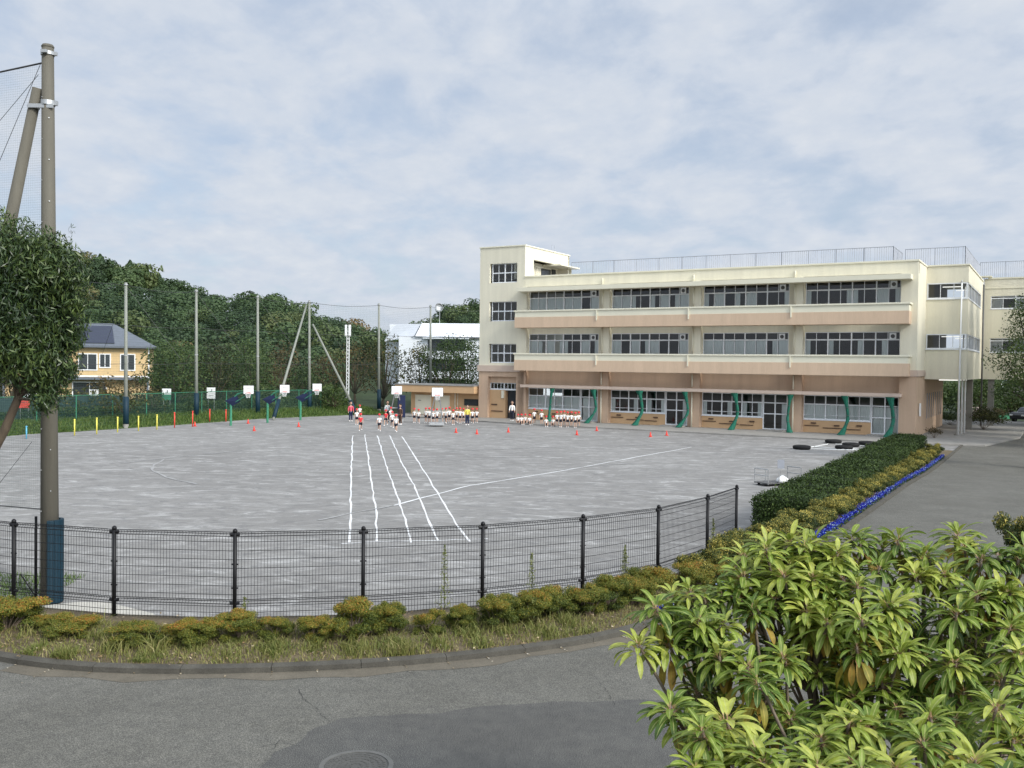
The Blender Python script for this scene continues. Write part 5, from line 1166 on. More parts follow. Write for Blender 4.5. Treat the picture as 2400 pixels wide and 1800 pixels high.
# azaleas in front of the fence
AZ=[(20,1335,60,70,.9),(75,1345,120,85,.6),(165,1362,50,40,.9),(225,1350,95,52,.35),(330,1350,85,52,.5),(395,1355,50,48,.95),(455,1362,80,66,.8),(530,1362,80,74,.85),(615,1362,60,60,.45),(670,1352,62,64,.4),(745,1345,92,100,.5),(800,1345,60,80,.5),(850,1338,60,66,.55),(895,1332,55,66,.45),(945,1336,52,58,.75),(995,1330,55,60,.35),(1050,1325,74,84,.45),(1110,1322,80,84,.45),(1170,1318,80,80,.4),(1230,1308,74,80,.6),(1290,1298,80,84,.35),(1340,1290,70,74,.2),(1395,1275,80,84,.25),(1450,1262,70,74,.3),(1500,1245,70,64,.5)]
azm=[]
for v in range(5):
    lob=[]
    random.seed(40+v)
    for k in range(24):
        a=2*math.pi*k*.381966; rr=math.sqrt((k+.3)/24)*.80; lob.append(((rr*math.cos(a)*1.,rr*math.sin(a)*.8,random.choice((.32,.45,.58,.70,.80,.86))*(1.12-.3*rr)+random.uniform(-.08,.08)),(random.uniform(.18,.30),)*2+(random.uniform(.09,.16),)))
    lf=[ (c,r) for c,r in lob]
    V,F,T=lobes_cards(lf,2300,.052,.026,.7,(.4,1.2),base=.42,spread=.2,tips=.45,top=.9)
    o=npmesh('foliage',V,F,M['azalea'],None,tint=T); azm.append(o.data); bpy.data.objects.remove(o)
    g=MB(); limbs(g,(0,0,-.1),[(c,.008) for c,r in lob],.022,4,.08); 
    for k in range(4): g.tube([(.1*math.cos(k*1.6),.1*math.sin(k*1.6),-.1),(.3*math.cos(k*1.6),.3*math.sin(k*1.6),.35),(.45*math.cos(k*1.9),.45*math.sin(k*1.9),.6)],[.02,.014,.008],5)
    s_=g.build('stems',M['bark2'],None); azm.append(s_.data); bpy.data.objects.remove(s_)
azl=lambda i,x:('azalea bush, '+ORD[i]+' from left before the fence')
desc=['half cut off at the left edge','broad yellow','tiny reddish','flat bright yellow','low gappy yellow','small orange','orange brown','orange brown with bare stems','thin green yellow','upright yellow green','tallest green yellow','full yellow green','rounded yellow green','narrow yellow green','reddish thin','small green yellow','dense yellow green','dense golden','dense green gold','reddish gold','dark green','dark green low','dark green rounded','green','rusty green']
for i,(x,yb,w,h,c_) in enumerate(AZ):
    p=G(x*K,(yb+24)*K,.9); k=min(range(len(inner)),key=lambda j:(inner[j]-Vector((p[0],p[1]))).length); 
    # stand the bush a little in front of the fence line
    t=(pair[k]-inner[k]); q=inner[k]+t*(.62 if x<1400 else .55); 
    # choose the strip station whose bearing matches the photographed bush
    best=min(range(len(inner)),key=lambda j: abs((inner[j].lerp(pair[j],.62).x)/(inner[j].lerp(pair[j],.62).y)-(x*K-1200)/CF)+(0 if inner[j].y<24 else 9)); q=inner[best].lerp(pair[best],.40+random.uniform(-.06,.06))
    o=empty('azalea_bush',(q.x,q.y,zr(q.y)+.1),random.uniform(0,6.28),desc[i]+' '+azl(i,x),'bush','azalea bushes in front of the black fence')
    wm=w*K/CF*q.y/2*1.55; hm=h*K/CF*q.y*.86; v=i%5
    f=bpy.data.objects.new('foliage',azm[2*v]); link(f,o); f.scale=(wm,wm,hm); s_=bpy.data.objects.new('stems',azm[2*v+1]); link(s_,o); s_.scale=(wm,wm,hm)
# yellow edged shrubs in the bed along the drive
vm=[]
for v in range(4):
    lob=[]
    random.seed(70+v)
    for k in range(12):
        a=2*math.pi*k*.381966; rr=math.sqrt((k+.3)/12)*.8; lob.append(((rr*math.cos(a),rr*math.sin(a),.5+.38*random.random()),(random.uniform(.22,.34),)*2+(random.uniform(.12,.2),)))
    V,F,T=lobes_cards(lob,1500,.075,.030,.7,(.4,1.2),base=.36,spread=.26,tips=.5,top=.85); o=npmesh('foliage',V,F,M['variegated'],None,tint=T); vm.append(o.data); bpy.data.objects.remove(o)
    g=MB(); limbs(g,(0,0,-.1),[(c,.01) for c,r in lob],.03,4,.08); s_=g.build('stems',M['bark2'],None); vm.append(s_.data); bpy.data.objects.remove(s_)
cand=[j for j in range(len(inner)) if inner[j].y>17.0 and inner[j].y<54]
step_=max(1,len(cand)//34); cand=cand[::step_]
for i,j in enumerate(cand):
    for s in ((.5,) if True else ()):
        q=inner[j].lerp(pair[j],.42 if inner[j].y>24 else .5); o=empty('variegated_shrub',(q.x,q.y,zr(q.y)+.08),random.uniform(0,6.28),'low yellow edged shrub, number %s from the near end of the bed'%(['one','two','three','four','five','six','seven','eight','nine','ten','eleven','twelve','thirteen','fourteen','fifteen','sixteen','seventeen','eighteen','nineteen','twenty','twenty-one','twenty-two','twenty-three','twenty-four','twenty-five','twenty-six','twenty-seven','twenty-eight','twenty-nine','thirty','thirty-one','thirty-two','thirty-three','thirty-four','thirty-five','thirty-six','thirty-seven','thirty-eight'][min(i,37)]),'shrub','yellow edged shrubs in the bed along the drive')
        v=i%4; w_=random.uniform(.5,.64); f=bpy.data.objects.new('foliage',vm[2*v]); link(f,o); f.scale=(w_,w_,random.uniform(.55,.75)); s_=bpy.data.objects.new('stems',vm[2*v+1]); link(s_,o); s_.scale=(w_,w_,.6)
# shrub on the right side of the drive
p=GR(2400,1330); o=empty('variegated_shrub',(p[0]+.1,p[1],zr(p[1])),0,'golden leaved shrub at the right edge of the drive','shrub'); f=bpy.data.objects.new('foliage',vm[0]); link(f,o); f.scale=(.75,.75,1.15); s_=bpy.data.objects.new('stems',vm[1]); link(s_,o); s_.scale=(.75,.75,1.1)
# blue flowers along the kerb of the drive
jj=[j for j in range(len(inner)-1) if inner[j].x>2.3 and inner[j].y<52]
n=30000; j=np.array(jj)[rng.integers(0,len(jj),n)]; t=rng.random(n); A_=np.array([tuple(q) for q in inner]); B_=np.array([tuple(q) for q in pair]); s=np.abs(rng.normal(.0,.09,n))+.02
P0=A_[j]*(1-t[:,None])+A_[np.minimum(j+1,len(A_)-1)]*t[:,None]; dr=B_[j]-A_[j]; dr/=np.linalg.norm(dr,axis=1,keepdims=True); P0=P0+dr*s[:,None]
clump=.5+.5*np.sin(np.hypot(P0[:,0],P0[:,1])*2.3)*np.sin(np.hypot(P0[:,0],P0[:,1])*5.1+1); keep=rng.random(n)<.08+.85*clump**1.3
gap=(P0[:,1]<17.5)&(np.sin(P0[:,0]*3.3)<-.1); keep&=~gap
P0=P0[keep];s=s[keep]; zb=np.array([zr(y) for y in P0[:,1]])+.1; C=np.column_stack([P0,zb+rng.uniform(.0,.20,len(P0))]); V,F=cards(C,rng.normal(0,1,(len(C),3))+np.array((0,-.5,.3)),.045,.032,.4); 
tag(npmesh('blue_flowers',V,F,M['blueflower'],None,tint=rng.random(len(C))),'low band of vivid blue flowers edging the drive','flowers',kind='stuff')
n=9000; j=np.array(jj)[rng.integers(0,len(jj),n)]; s=np.abs(rng.normal(.0,.12,n)); dr=B_[j]-A_[j]; dr/=np.linalg.norm(dr,axis=1,keepdims=True); t=rng.random(n); P0=A_[j]*(1-t[:,None])+A_[np.minimum(j+1,len(A_)-1)]*t[:,None]+dr*s[:,None]; zb=np.array([zr(y) for y in P0[:,1]])+.1
C=np.column_stack([P0,zb+rng.uniform(0,.10,n)]); V,F=cards(C,rng.normal(0,1,(n,3)),.05,.03,.4); tag(npmesh('flower_leaves',V,F,M['leaf'],None,tint=rng.random(n)*.7),'small green leaves below the blue flowers','leaves',kind='stuff')
# grass and weeds on the planting strip
jj=[q for q in range(len(inner)) if inner[q].y<19]
cl=[(rng.integers(0,len(jj)),rng.random()*.6,rng.uniform(.15,.5),rng.random()) for _ in range(120)]
js=[];ss=[];hs=[];tt=[]
n=26000; js=rng.integers(0,len(jj),n)+rng.random(n); ss=rng.random(n)*.75; hs=rng.uniform(.02,.08,n); tt=rng.beta(3,2,n)
for c_ in cl:
    m=int(rng.uniform(60,190)); js=np.append(js,c_[0]+rng.normal(0,c_[2]*.6,m)); ss=np.append(ss,np.clip(c_[1]+rng.normal(0,.06,m),.02,.85)); hs=np.append(hs,rng.uniform(.05,.06+.20*c_[3],m)); tt=np.append(tt,np.clip(rng.normal(.2+.35*c_[3],.18,m),0,1))
js=np.clip(js,0,len(jj)-2); i0=np.array(jj)[js.astype(int)]; f_=js-js.astype(int); Pa=A_[i0]*(1-f_[:,None])+A_[i0+1]*f_[:,None]; Pb=B_[i0]*(1-f_[:,None])+B_[np.minimum(i0+1,len(B_)-1)]*f_[:,None]; P0=Pa*(1-ss[:,None])+Pb*ss[:,None]
zb=np.array([zr(y) for y in P0[:,1]])+.085+.04*np.sin(ss*3.14); n=len(P0); a=rng.uniform(0,6.28,n); bx=np.stack([np.cos(a),np.sin(a),0*a],1)*.006; B0=np.column_stack([P0,zb]); ln=rng.normal(0,.55,(n,2))*hs[:,None]; Md=B0+np.column_stack([ln*.35,hs*.65]); T0=B0+np.column_stack([ln,hs])
V=np.stack([B0-bx,B0+bx,Md+bx*.8,Md-bx*.8,Md-bx*.8,Md+bx*.8,T0+bx*.15,T0-bx*.15],1).reshape(-1,3); tag(npmesh('grass',V,np.arange(8*n).reshape(-1,4),M['grass'],tint=np.repeat(tt,2)),'dry and green grass tufts on the strip behind the kerb','grass',kind='stuff')
n=2600; js=rng.integers(0,len(jj)-1,n); i0=np.array(jj)[js]; s=rng.beta(1.2,1.5,n)*.95; P0=A_[i0]*(1-s[:,None])+B_[i0]*s[:,None]+rng.normal(0,.12,(n,2)); C=np.column_stack([P0,np.array([zr(y) for y in P0[:,1]])+.125+.03*np.sin(s*3.14)]); V,F=cards(C,np.tile((0,0,1.),(n,1)),.05,.03,.35); tag(npmesh('leaf_litter',V,F,foliage('dry_fallen_leaves',[(0,(.10,.07,.035)),(.6,(.22,.15,.07)),(1,(.40,.33,.22))],trans=0),None,tint=rng.random(n)),'dry fallen leaves scattered over the planting strip','leaf litter',kind='stuff')
n=260; js=rng.integers(0,len(jj)-1,n); i0=np.array(jj)[js]; s=rng.exponential(.10,n)+.10; dr=A_[i0]-B_[i0]; dr/=np.linalg.norm(dr,axis=1,keepdims=True); C=np.column_stack([A_[i0]+dr*s[:,None]+rng.normal(0,.1,(n,2))*0,np.full(n,.822)]); V,F=cards(C,np.tile((0,0,1.),(n,1)),.035,.02,.2); tag(npmesh('leaf_litter',V,F,foliage('pale_litter',[(0,(.12,.09,.05)),(.7,(.3,.24,.15)),(1,(.6,.57,.48))],trans=0),None,tint=rng.random(n)),'small dry leaves and grit lying on the asphalt along the kerb','leaf litter',kind='stuff')
# tall single weeds
wl2=['tall feathery weed standing before the fence, fifth panel','spiky tall weed in front of the fence, sixth panel','slim weed left of the seventh fence post','slim weed right behind the seventh fence post','tall pale weed before the last fence panel','leafy weed clump at the kerb in the middle of the strip','small green weed at the kerb on the left','climbing weed around the third fence post']
for k,(x,yb,yt) in enumerate(((978,1330,1178),(1165,1310,1195),(1370,1275,1185),(1388,1270,1178),(1563,1200,1120),(1100,1345,1290),(232,1385,1362),(510,1345,1290))):
    best=min(range(len(inner)),key=lambda j: abs((inner[j].lerp(pair[j],.7).x)/(inner[j].lerp(pair[j],.7).y)-(x*K-1200)/CF)+(0 if inner[j].y<24 else 9)); q=inner[best].lerp(pair[best],.3 if k in (5,6) else .78); zt=D(x*K,yt*K,q.y)[2]; z0=zr(q.y)+.1; H_=max(.25,zt-z0)
    o=empty('tall_weed',(q.x,q.y,z0),0,wl2[k],'weed','weeds along the fence'); g=MB()
    for s in range(1 if k not in (5,6) else 7): 
        a=s*.9; g.tube([(0,0,0),(.05*math.cos(a)*(s>0)+.01,.05*math.sin(a)*(s>0),H_*.5),(.12*math.cos(a)*(s>0),.1*math.sin(a)*(s>0),H_*(1 if s==0 else .7))],[.005,.004,.002],4)
    g.build('stem',M['leaf_olive'],o)
    n=int(260*H_); zz=rng.uniform(.12,1,n)*H_; sp0=.07 if k not in (5,6) else .16; C=np.stack([rng.normal(0,sp0,n)*(1.1-zz/H_),rng.normal(0,sp0,n)*(1.1-zz/H_),zz],1); V,F=cards(C,rng.normal(0,1,(n,3)),.06,.014,.5,down=.6); npmesh('leaves',V,F,M['grass'],o,tint=rng.uniform(0,.55,n))
# ------------------------------------------------------------------ narrow leaved tree at the left edge
YT=17.0
lf=[(20,585,70),(60,640,75),(120,640,68),(150,690,46),(40,730,78),(110,760,72),(152,770,42),(70,830,72),(130,845,48),(112,900,42),(104,945,26),(-30,650,90),(-50,760,90),(0,850,50),(-70,880,60),(160,625,32),(100,590,50),(175,720,22),(170,800,22),(60,900,30),(-60,560,80),(160,870,22)]
t0_=D(-75,1250,YT); root=(t0_[0],YT,.9)
nt_=empty('narrow_leaved_tree',root,0,'dark narrow leaved tree overhanging the concrete pole at the left edge','tree')
ppm=CF/YT; lob=[];nodes=[]
random.seed(9)
for (x,y,r) in lf:
    p=D(x,y,YT+random.uniform(-.35,.25)); c=tuple(p-np.array(root)); r=r/ppm; lob.append((c,(r,r*1.1,r*.95))); nodes.append((c,.008))
V,F,T=lobes_cards(lob,1000,.13,.028,.85,(.25,1.3),down=1.6,base=.50,spread=.26); npmesh('crown',V,F,M['narrow'],nt_,tint=T)
Vs=[]
for (x,y,x2,y2) in ((130,580,140,545),(165,585,168,520),(150,600,155,560),(60,570,55,540),(90,575,85,552)):
    a=D(x,y,YT)-np.array(root); b=D(x2,y2,YT)-np.array(root); t=rng.random(26)[:,None]; C=a*(1-t)+b*t+rng.normal(0,.02,(26,3)); v,_f=cards(C,rng.normal(0,1,(26,3)),.10,.016,.4,down=-1.); Vs.append(v)
for V in Vs: npmesh('top_shoot',V,np.arange(len(V)).reshape(-1,4),M['narrow'],nt_,tint=rng.uniform(.3,.8,len(V)//4))
g=MB(); rt=np.array(root); P=[np.zeros(3),D(-45,1110,YT)-rt,D(10,1010,YT)-rt,D(42,935,YT)-rt,D(62,870,YT)-rt,D(72,790,YT)-rt]; g.tube([tuple(q) for q in P],[.11,.095,.08,.07,.05,.03],10)
limbs(g,tuple(P[3]),nodes[5:12],.035,6,.1); limbs(g,tuple(P[4]),nodes[:5],.03,6,.1); g.tube([tuple(P[2]),tuple(D(30,960,YT)-rt),tuple(D(42,900,YT)-rt)],[.03,.025,.02],6); g.build('trunk',M['bark'],nt_,True)
# ------------------------------------------------------------------ foreground tree with whorled leaves
def whorlmat(name,stops,mid,pet,rough=.38):
    m=bpy.data.materials.new(name); m.use_nodes=True; t=m.node_tree; p=t.nodes['Principled BSDF']; p.inputs['Roughness'].default_value=rough; p.inputs['Specular IOR Level'].default_value=.4
    a=N(t,'ShaderNodeAttribute',attribute_name='tint'); r=ramp(t,stops); t.links.new(a.outputs['Fac'],r.inputs[0])
    ac=N(t,'ShaderNodeAttribute',attribute_name='across'); r2=ramp(t,[(.80,0.),(.97,.9)]); t.links.new(ac.outputs['Fac'],r2.inputs[0]); x=N(t,'ShaderNodeMixRGB'); x.inputs[2].default_value=(*mid,1); t.links.new(r2.outputs[0],x.inputs[0]); t.links.new(r.outputs[0],x.inputs[1])
    al=N(t,'ShaderNodeAttribute',attribute_name='along'); r3=ramp(t,[(.10,.9),(.24,0.)]); t.links.new(al.outputs['Fac'],r3.inputs[0]); y=N(t,'ShaderNodeMixRGB'); y.inputs[2].default_value=(*pet,1); t.links.new(r3.outputs[0],y.inputs[0]); t.links.new(x.outputs[0],y.inputs[1])
    w=N(t,'ShaderNodeTexNoise'); w.inputs['Scale'].default_value=30; tc_=N(t,'ShaderNodeTexCoord'); t.links.new(tc_.outputs['Object'],w.inputs[0]); r4=ramp(t,[(.3,.8),(.7,1.)]); r4.color_ramp.elements[1].color=(1.2,1.2,1.2,1); t.links.new(w.outputs[0],r4.inputs[0]); z=N(t,'ShaderNodeMixRGB',blend_type='MULTIPLY'); z.inputs[0].default_value=1; t.links.new(y.outputs[0],z.inputs[1]); t.links.new(r4.outputs[0],z.inputs[2])
    t.links.new(z.outputs[0],p.inputs['Base Color']); tr=N(t,'ShaderNodeBsdfTranslucent'); t.links.new(z.outputs[0],tr.inputs[0]); mxs=N(t,'ShaderNodeMixShader'); mxs.inputs[0].default_value=.3; t.links.new(p.outputs[0],mxs.inputs[1]); t.links.new(tr.outputs[0],mxs.inputs[2]); t.links.new(mxs.outputs[0],t.nodes['Material Output'].inputs[0]); return m
M['whorl']=whorlmat('whorled_leaves',[(0,(.045,.095,.016)),(.35,(.115,.185,.026)),(.7,(.22,.29,.040)),(1,(.41,.44,.085))],(.42,.45,.16),(.48,.27,.17),.45)
M['wither']=whorlmat('yellowing_drooping_leaves',[(0,(.16,.16,.02)),(.5,(.30,.25,.03)),(1,(.42,.24,.05))],(.40,.32,.06),(.36,.16,.08),.6)
NS=8
def leafgeo(C,yaw,e0,bend,L,Wd,twist):
    # arrays of n leaves -> (n*(NS+1)*3) verts
    n=len(yaw); s=np.linspace(0,1,NS+1); e=e0[:,None]-bend[:,None]*s[None,:]**1.1
    ds=L[:,None]/NS; hx=np.cumsum(np.cos(e)*ds,1)-np.cos(e)*ds*.5; hz_=np.cumsum(np.sin(e)*ds,1)-np.sin(e)*ds*.5
    dxy=np.stack([np.cos(yaw),np.sin(yaw)],1); side=np.stack([-np.sin(yaw),np.cos(yaw)],1)
    w=Wd[:,None]*np.clip(np.sin(np.pi*np.clip(s,0,1)**1.35)**.85,.0,1)[None,:]*.5+.0018; w[:,0]=.0022; w[:,1]=.0025
    mid=np.zeros((n,NS+1,3)); mid[:,:,0]=C[:,None,0]+dxy[:,None,0]*hx; mid[:,:,1]=C[:,None,1]+dxy[:,None,1]*hx; mid[:,:,2]=C[:,None,2]+hz_
    up=np.zeros((n,NS+1,3)); up[:,:,0]=-np.sin(e)*dxy[:,None,0]; up[:,:,1]=-np.sin(e)*dxy[:,None,1]; up[:,:,2]=np.cos(e)
    sd=np.concatenate([side,np.zeros((n,1))],1)[:,None,:]*np.ones((1,NS+1,1)); tw=twist[:,None,None]*s[None,:,None]; sd=sd*np.cos(tw)+up*np.sin(tw)
    Lf=mid+sd*w[:,:,None]+up*w[:,:,None]*.28; Rt=mid-sd*w[:,:,None]+up*w[:,:,None]*.28
    V=np.stack([Lf,mid,Rt],2).reshape(-1,3); b=(np.arange(n)*(NS+1)*3)[:,None,None]; i=(np.arange(NS)*3)[None,:,None]; q=np.array([[0,1,4,3],[1,2,5,4]])
    F=(b[...,None]+i[...,None]+q[None,None]).reshape(-1,4); al=np.tile(np.repeat(s,3),n); ac=np.tile((0,1,0),n*(NS+1)); return V,F,al,ac
RZ=[(760,230),(965,235),(1075,262),(915,300),(720,410),(830,505),(1080,475),(1195,575),(1460,290),(1210,215),(1710,210),(1370,150),(1130,150),(1870,120),(2080,230),(2210,190),(1600,440),(1970,430),(1770,530),(1500,670),(1830,790),(2140,600),(370,680),(725,760),(975,770),(215,690),(305,500),(450,520),(385,1020),(670,1080),(1080,1270),(1320,1290),(1690,1190),(1960,1290),(1730,1070),(1200,1170),(2070,1010),(560,620),(640,430),(1040,410),(1490,480),(1370,560),(2200,740),(850,430),(560,750),(880,170),(1560,150),(1000,160),(2230,420),(2100,420),(1280,350),(1650,330),(1850,330),(1200,410),(760,330),(2250,900),(2160,1180),(820,1230),(480,410),(1500,1290),(2250,1300),(1420,1120),(600,1330),(1840,1430),(2100,1430),(1200,1420),(960,1400),(1500,1440),(660,580),(1290,480),(1120,340)]
RZ+=[(x+dx_,y+dy_) for (x,y),dx_,dy_ in zip(RZ[1::2],np.random.default_rng(15).uniform(-80,80,99),np.random.default_rng(16).uniform(-10,70,99)) if x+dx_>420]
RZ+=[(x+dx_,y+dy_) for (x,y),dx_,dy_ in zip(RZ[::2],np.random.default_rng(5).uniform(-95,95,99),np.random.default_rng(6).uniform(-20,80,99)) if x+dx_>330]
LOW=[(900,930),(1150,830),(1400,830),(1650,880),(1000,1060),(1330,960),(1550,1010),(1900,930),(2100,860),(1250,1050),(1850,1080),(2000,700),(1650,650),(1950,560),(2250,560),(1200,700),(650,1000),(850,1080),(2300,1100),(1480,890),(1700,760),(2060,760),(1380,700),(2180,500),(1740,960),(900,680),(520,930),(560,480),(400,600),(1860,640),(1590,580),(1290,820)]
rz=[]
rg=np.random.default_rng(21)
for k,(x,y) in enumerate(RZ+LOW+[(x+rg.uniform(-60,60),y+rg.uniform(-30,50)) for x,y in LOW]):
    px=1400+x/2.212; py=1200+y/2.212; d=4.45+(1800-py)/565*2.25+rg.normal(0,.10)
    if k>=len(RZ): d+=.45+(.35 if k>=len(RZ)+len(LOW) else 0)
    rz.append(D(px,py,d))
rz=np.array(rz); cen=D(2060,1560,5.9)
ft=empty('evergreen_tree',(cen[0],cen[1],.81),0,'bright green tree with whorls of long leaves in the right foreground','tree'); fo0=np.array((cen[0],cen[1],.81))
Cc=[];yw=[];e0=[];bd=[];Ls=[];Ws=[];tw=[];tn=[]
Cw=[];yw2=[];e2=[];bd2=[];L2=[];W2=[];tw2=[];tn2=[]
for k,p in enumerate(rz):
    n=rg.integers(26,36); a0=rg.uniform(0,6.28); tb=np.clip(rg.normal(.50,.20),.05,.95); scl=rg.uniform(.72,1.15)
    low=k>=len(RZ)  # lower layer: its shade is painted in as a darker leaf tint
    for i in range(n):
        t=i/n; Cc.append(p+np.array((rg.normal(0,.006),rg.normal(0,.006),-.05*(1-t)+rg.normal(0,.006)))); yw.append(a0+i*2.39996+rg.normal(0,.15)); e0.append(R(8+52*t**1.6)+rg.normal(0,.13)); bd.append(R(78-28*t)+rg.normal(0,.2)); Ls.append(scl*rg.uniform(.17,.235)*(1-.25*t)); Ws.append(scl*rg.uniform(.031,.046)*(1-.2*t)); tw.append(rg.normal(0,.3)); tn.append(np.clip(tb+.25*t-.05+rg.normal(0,.12)-(.15 if low else 0),0,1))
    if rg.random()<.30 or k in (5,19,23,28,29,7,20):
        for i in range(rg.integers(4,9)):
            Cw.append(p+np.array((rg.normal(0,.012),rg.normal(0,.012),-.075))); yw2.append(rg.uniform(0,6.28)); e2.append(R(-35)+rg.normal(0,.2)); bd2.append(R(48)+rg.normal(0,.15)); L2.append(rg.uniform(.15,.22)); W2.append(rg.uniform(.038,.052)); tw2.append(rg.normal(0,.6)); tn2.append(rg.random())
def leaves(name,m,C,y,e,b,L,w,t,tt):
    V,F,al,ac=leafgeo(np.array(C)-fo0,np.array(y),np.array(e),np.array(b),np.array(L),np.array(w),np.array(t)); return npmesh(name,V,F,m,ft,tint=np.repeat(tt,NS*2),smooth=True,attrs={'along':al,'across':ac})
leaves('crown',M['whorl'],Cc,yw,e0,bd,Ls,Ws,tw,tn); leaves('drooping_leaves',M['wither'],Cw,yw2,e2,bd2,L2,W2,tw2,tn2)
# limbs
g=MB(); random.seed(4); loc=rz-fo0
top=np.array((0,0,.75)); g.tube([(0,0,-.1),(.03,0,.35),tuple(top)],[.085,.07,.06],12)
centers=loc[rg.choice(len(loc),11,replace=False)]
for _ in range(8):
    dm=((loc[:,None]-centers[None])**2).sum(2); asn=dm.argmin(1); centers=np.array([loc[asn==k].mean(0) if (asn==k).any() else centers[k] for k in range(len(centers))])
for k,c_ in enumerate(centers):
    nd=top*.45+c_*.55+np.array((0,0,-.42)); nd2=top*.15+c_*.85+np.array((0,0,-.30)); g.tube([tuple(top),tuple(top*.6+nd*.4+np.array((0,0,.05))),tuple(nd),tuple(nd2)],[.05,.036,.026,.018],8)
    for p in loc[asn==k]:
        a=nd if rg.random()<.35 else nd2; m_=a*.45+p*.55+np.array((rg.normal(0,.03),rg.normal(0,.03),-.10)); g.tube([tuple(a),tuple(m_),tuple(p*.85+m_*.15),tuple(p)],[.016,.011,.009,.008],6)
g.build('trunk',M['bark2'],ft,True)
# ------------------------------------------------------------------ people
def skinmesh(name,verts,edges,rad,m,parent,sub=1):
    me=bpy.data.meshes.new(name+'_cage'); me.from_pydata(verts,edges,[]); o=bpy.data.objects.new(name,me); scn.collection.objects.link(o)
    md=o.modifiers.new('s','SKIN'); md.use_smooth_shade=True
    for i,r in enumerate(rad): me.skin_vertices[0].data[i].radius=(r if hasattr(r,'__len__') else (r,r))
    me.skin_vertices[0].data[0].use_root=True
    sb_=o.modifiers.new('u','SUBSURF'); sb_.levels=sub; sb_.render_levels=sub
    bpy.context.view_layer.update(); dg=bpy.context.evaluated_depsgraph_get(); nm=bpy.data.meshes.new_from_object(o.evaluated_get(dg)); bpy.data.objects.remove(o)
    nm.materials.clear(); nm.materials.append(m); q=bpy.data.objects.new(name,nm); link(q,parent); return q
def person(s,swing=0.,sit=False,top='shirt',bottom='shorts',cap=True,longleg=False,raise_=0.,bw=1.):
    o=empty('person')
    hip=.62*s if not sit else .22*s; dz=hip-.62*s
    def z(v): return v*s+dz
    V=[(0,0,z(.62)),(0,0,z(.74)),(0,0,z(.88)),(0,0,z(.965)),(0,-.005*s,z(1.02)),(0,-.01*s,z(1.08))]; E=[(0,1),(1,2),(2,3),(3,4),(4,5)]; Rr=[(.085*s*bw,.07*s),(.075*s*bw,.06*s),(.095*s*bw,.065*s),(.085*s*bw,.055*s),(.032*s,.032*s),(.035*s,.035*s)]
    joints={}
    for sd in (-1,1):
        sw=swing*sd
        if not sit: K_=(sd*.065*s,-.30*s*math.sin(sw),z(.62)-.29*s*math.cos(sw)); A_n=(sd*.07*s,K_[1]+(.28*s*math.sin(.5) if sw<-.1 else 0.02*s)+(0 if abs(sw)<.1 else -.02*s),K_[2]-.27*s*(math.cos(.6) if sw<-.1 else 1)); T_=(sd*.075*s,A_n[1]-.11*s,max(.02*s,A_n[2]-.025*s))
        else: K_=(sd*.10*s,-.20*s,.40*s); A_n=(sd*.08*s,-.26*s,.06*s); T_=(sd*.085*s,-.36*s,.03*s)
        b=len(V); V+=[(sd*.055*s,0,z(.60)),K_,A_n,T_]; E+=[(0,b),(b,b+1),(b+1,b+2),(b+2,b+3)]; Rr+=[(.062*s*bw,)*2,(.042*s,)*2,(.028*s,)*2,(.024*s,)*2]
        aw=-swing*sd*.9+raise_
        S_=(sd*.125*s*bw,0,z(.955)); El=(sd*.165*s*bw,-.19*s*math.sin(aw),z(.955)-.19*s*math.cos(aw)); Wr=(sd*.175*s,El[1]-.06*s-.1*s*math.sin(abs(aw)),El[2]-.165*s*math.cos(aw*1.2)); Hd=(sd*.172*s,Wr[1]-.03*s,Wr[2]-.05*s)
        c=len(V); V+=[S_,El,Wr,Hd]; E+=[(3,c),(c,c+1),(c+1,c+2),(c+2,c+3)]; Rr+=[(.038*s,)*2,(.028*s,)*2,(.020*s,)*2,(.024*s,.014*s)]
        joints[sd]=(b,c)
    skinmesh('body',V,E,Rr,M['skin'],o)
    # head
    g=MB(); hz0=z(1.08); prof=[(.001,-.0),(.045,.015),(.066,.05),(.078,.10),(.080,.14),(.070,.18),(.045,.205),(.001,.215)]; g.lathe([(r*s,hz0+h*s) for r,h in prof],14)
    g.box(-.010*s,.010*s,-.098*s,-.07*s,hz0+.075*s,hz0+.10*s); g.box(-.086*s,-.074*s,-.01*s,.02*s,hz0+.08*s,hz0+.12*s); g.box(.074*s,.086*s,-.01*s,.02*s,hz0+.08*s,hz0+.12*s)
    hd_=g.build('head',M['skin'],o,True)
    g=MB()
    for sd in (-1,1): g.box(sd*.03*s-.010*s,sd*.03*s+.010*s,-.083*s,-.072*s,hz0+.10*s,hz0+.112*s)
    g.box(-.018*s,.018*s,-.076*s,-.066*s,hz0+.045*s,hz0+.052*s); g.build('eyes_and_mouth',M['hair'],hd_)
    g=MB(); g.lathe([(.082*s,hz0+.10*s),(.089*s,hz0+.15*s),(.078*s,hz0+.195*s),(.05*s,hz0+.222*s),(.001,hz0+.23*s)],14,(0,.012*s)); g.build('hair',M['hair'],o,True)
    if cap:
        g=MB(); g.lathe([(.090*s,hz0+.13*s),(.096*s,hz0+.17*s),(.085*s,hz0+.215*s),(.05*s,hz0+.24*s),(.001,hz0+.25*s)],14,(0,.008*s)); g.prism([(-.07*s,-.08*s),(.07*s,-.08*s),(.055*s,-.16*s),(-.055*s,-.16*s)][::-1],hz0+.135*s,hz0+.15*s); g.build('cap',M['redcloth'],o,True)
    # clothes follow the same skeleton a little larger
    SV=[V[0],V[1],V[2],V[3]]; SE=[(0,1),(1,2),(2,3)]; SR=[(.096*s*bw,.08*s),(.090*s*bw,.074*s),(.108*s*bw,.078*s),(.092*s*bw,.062*s)]
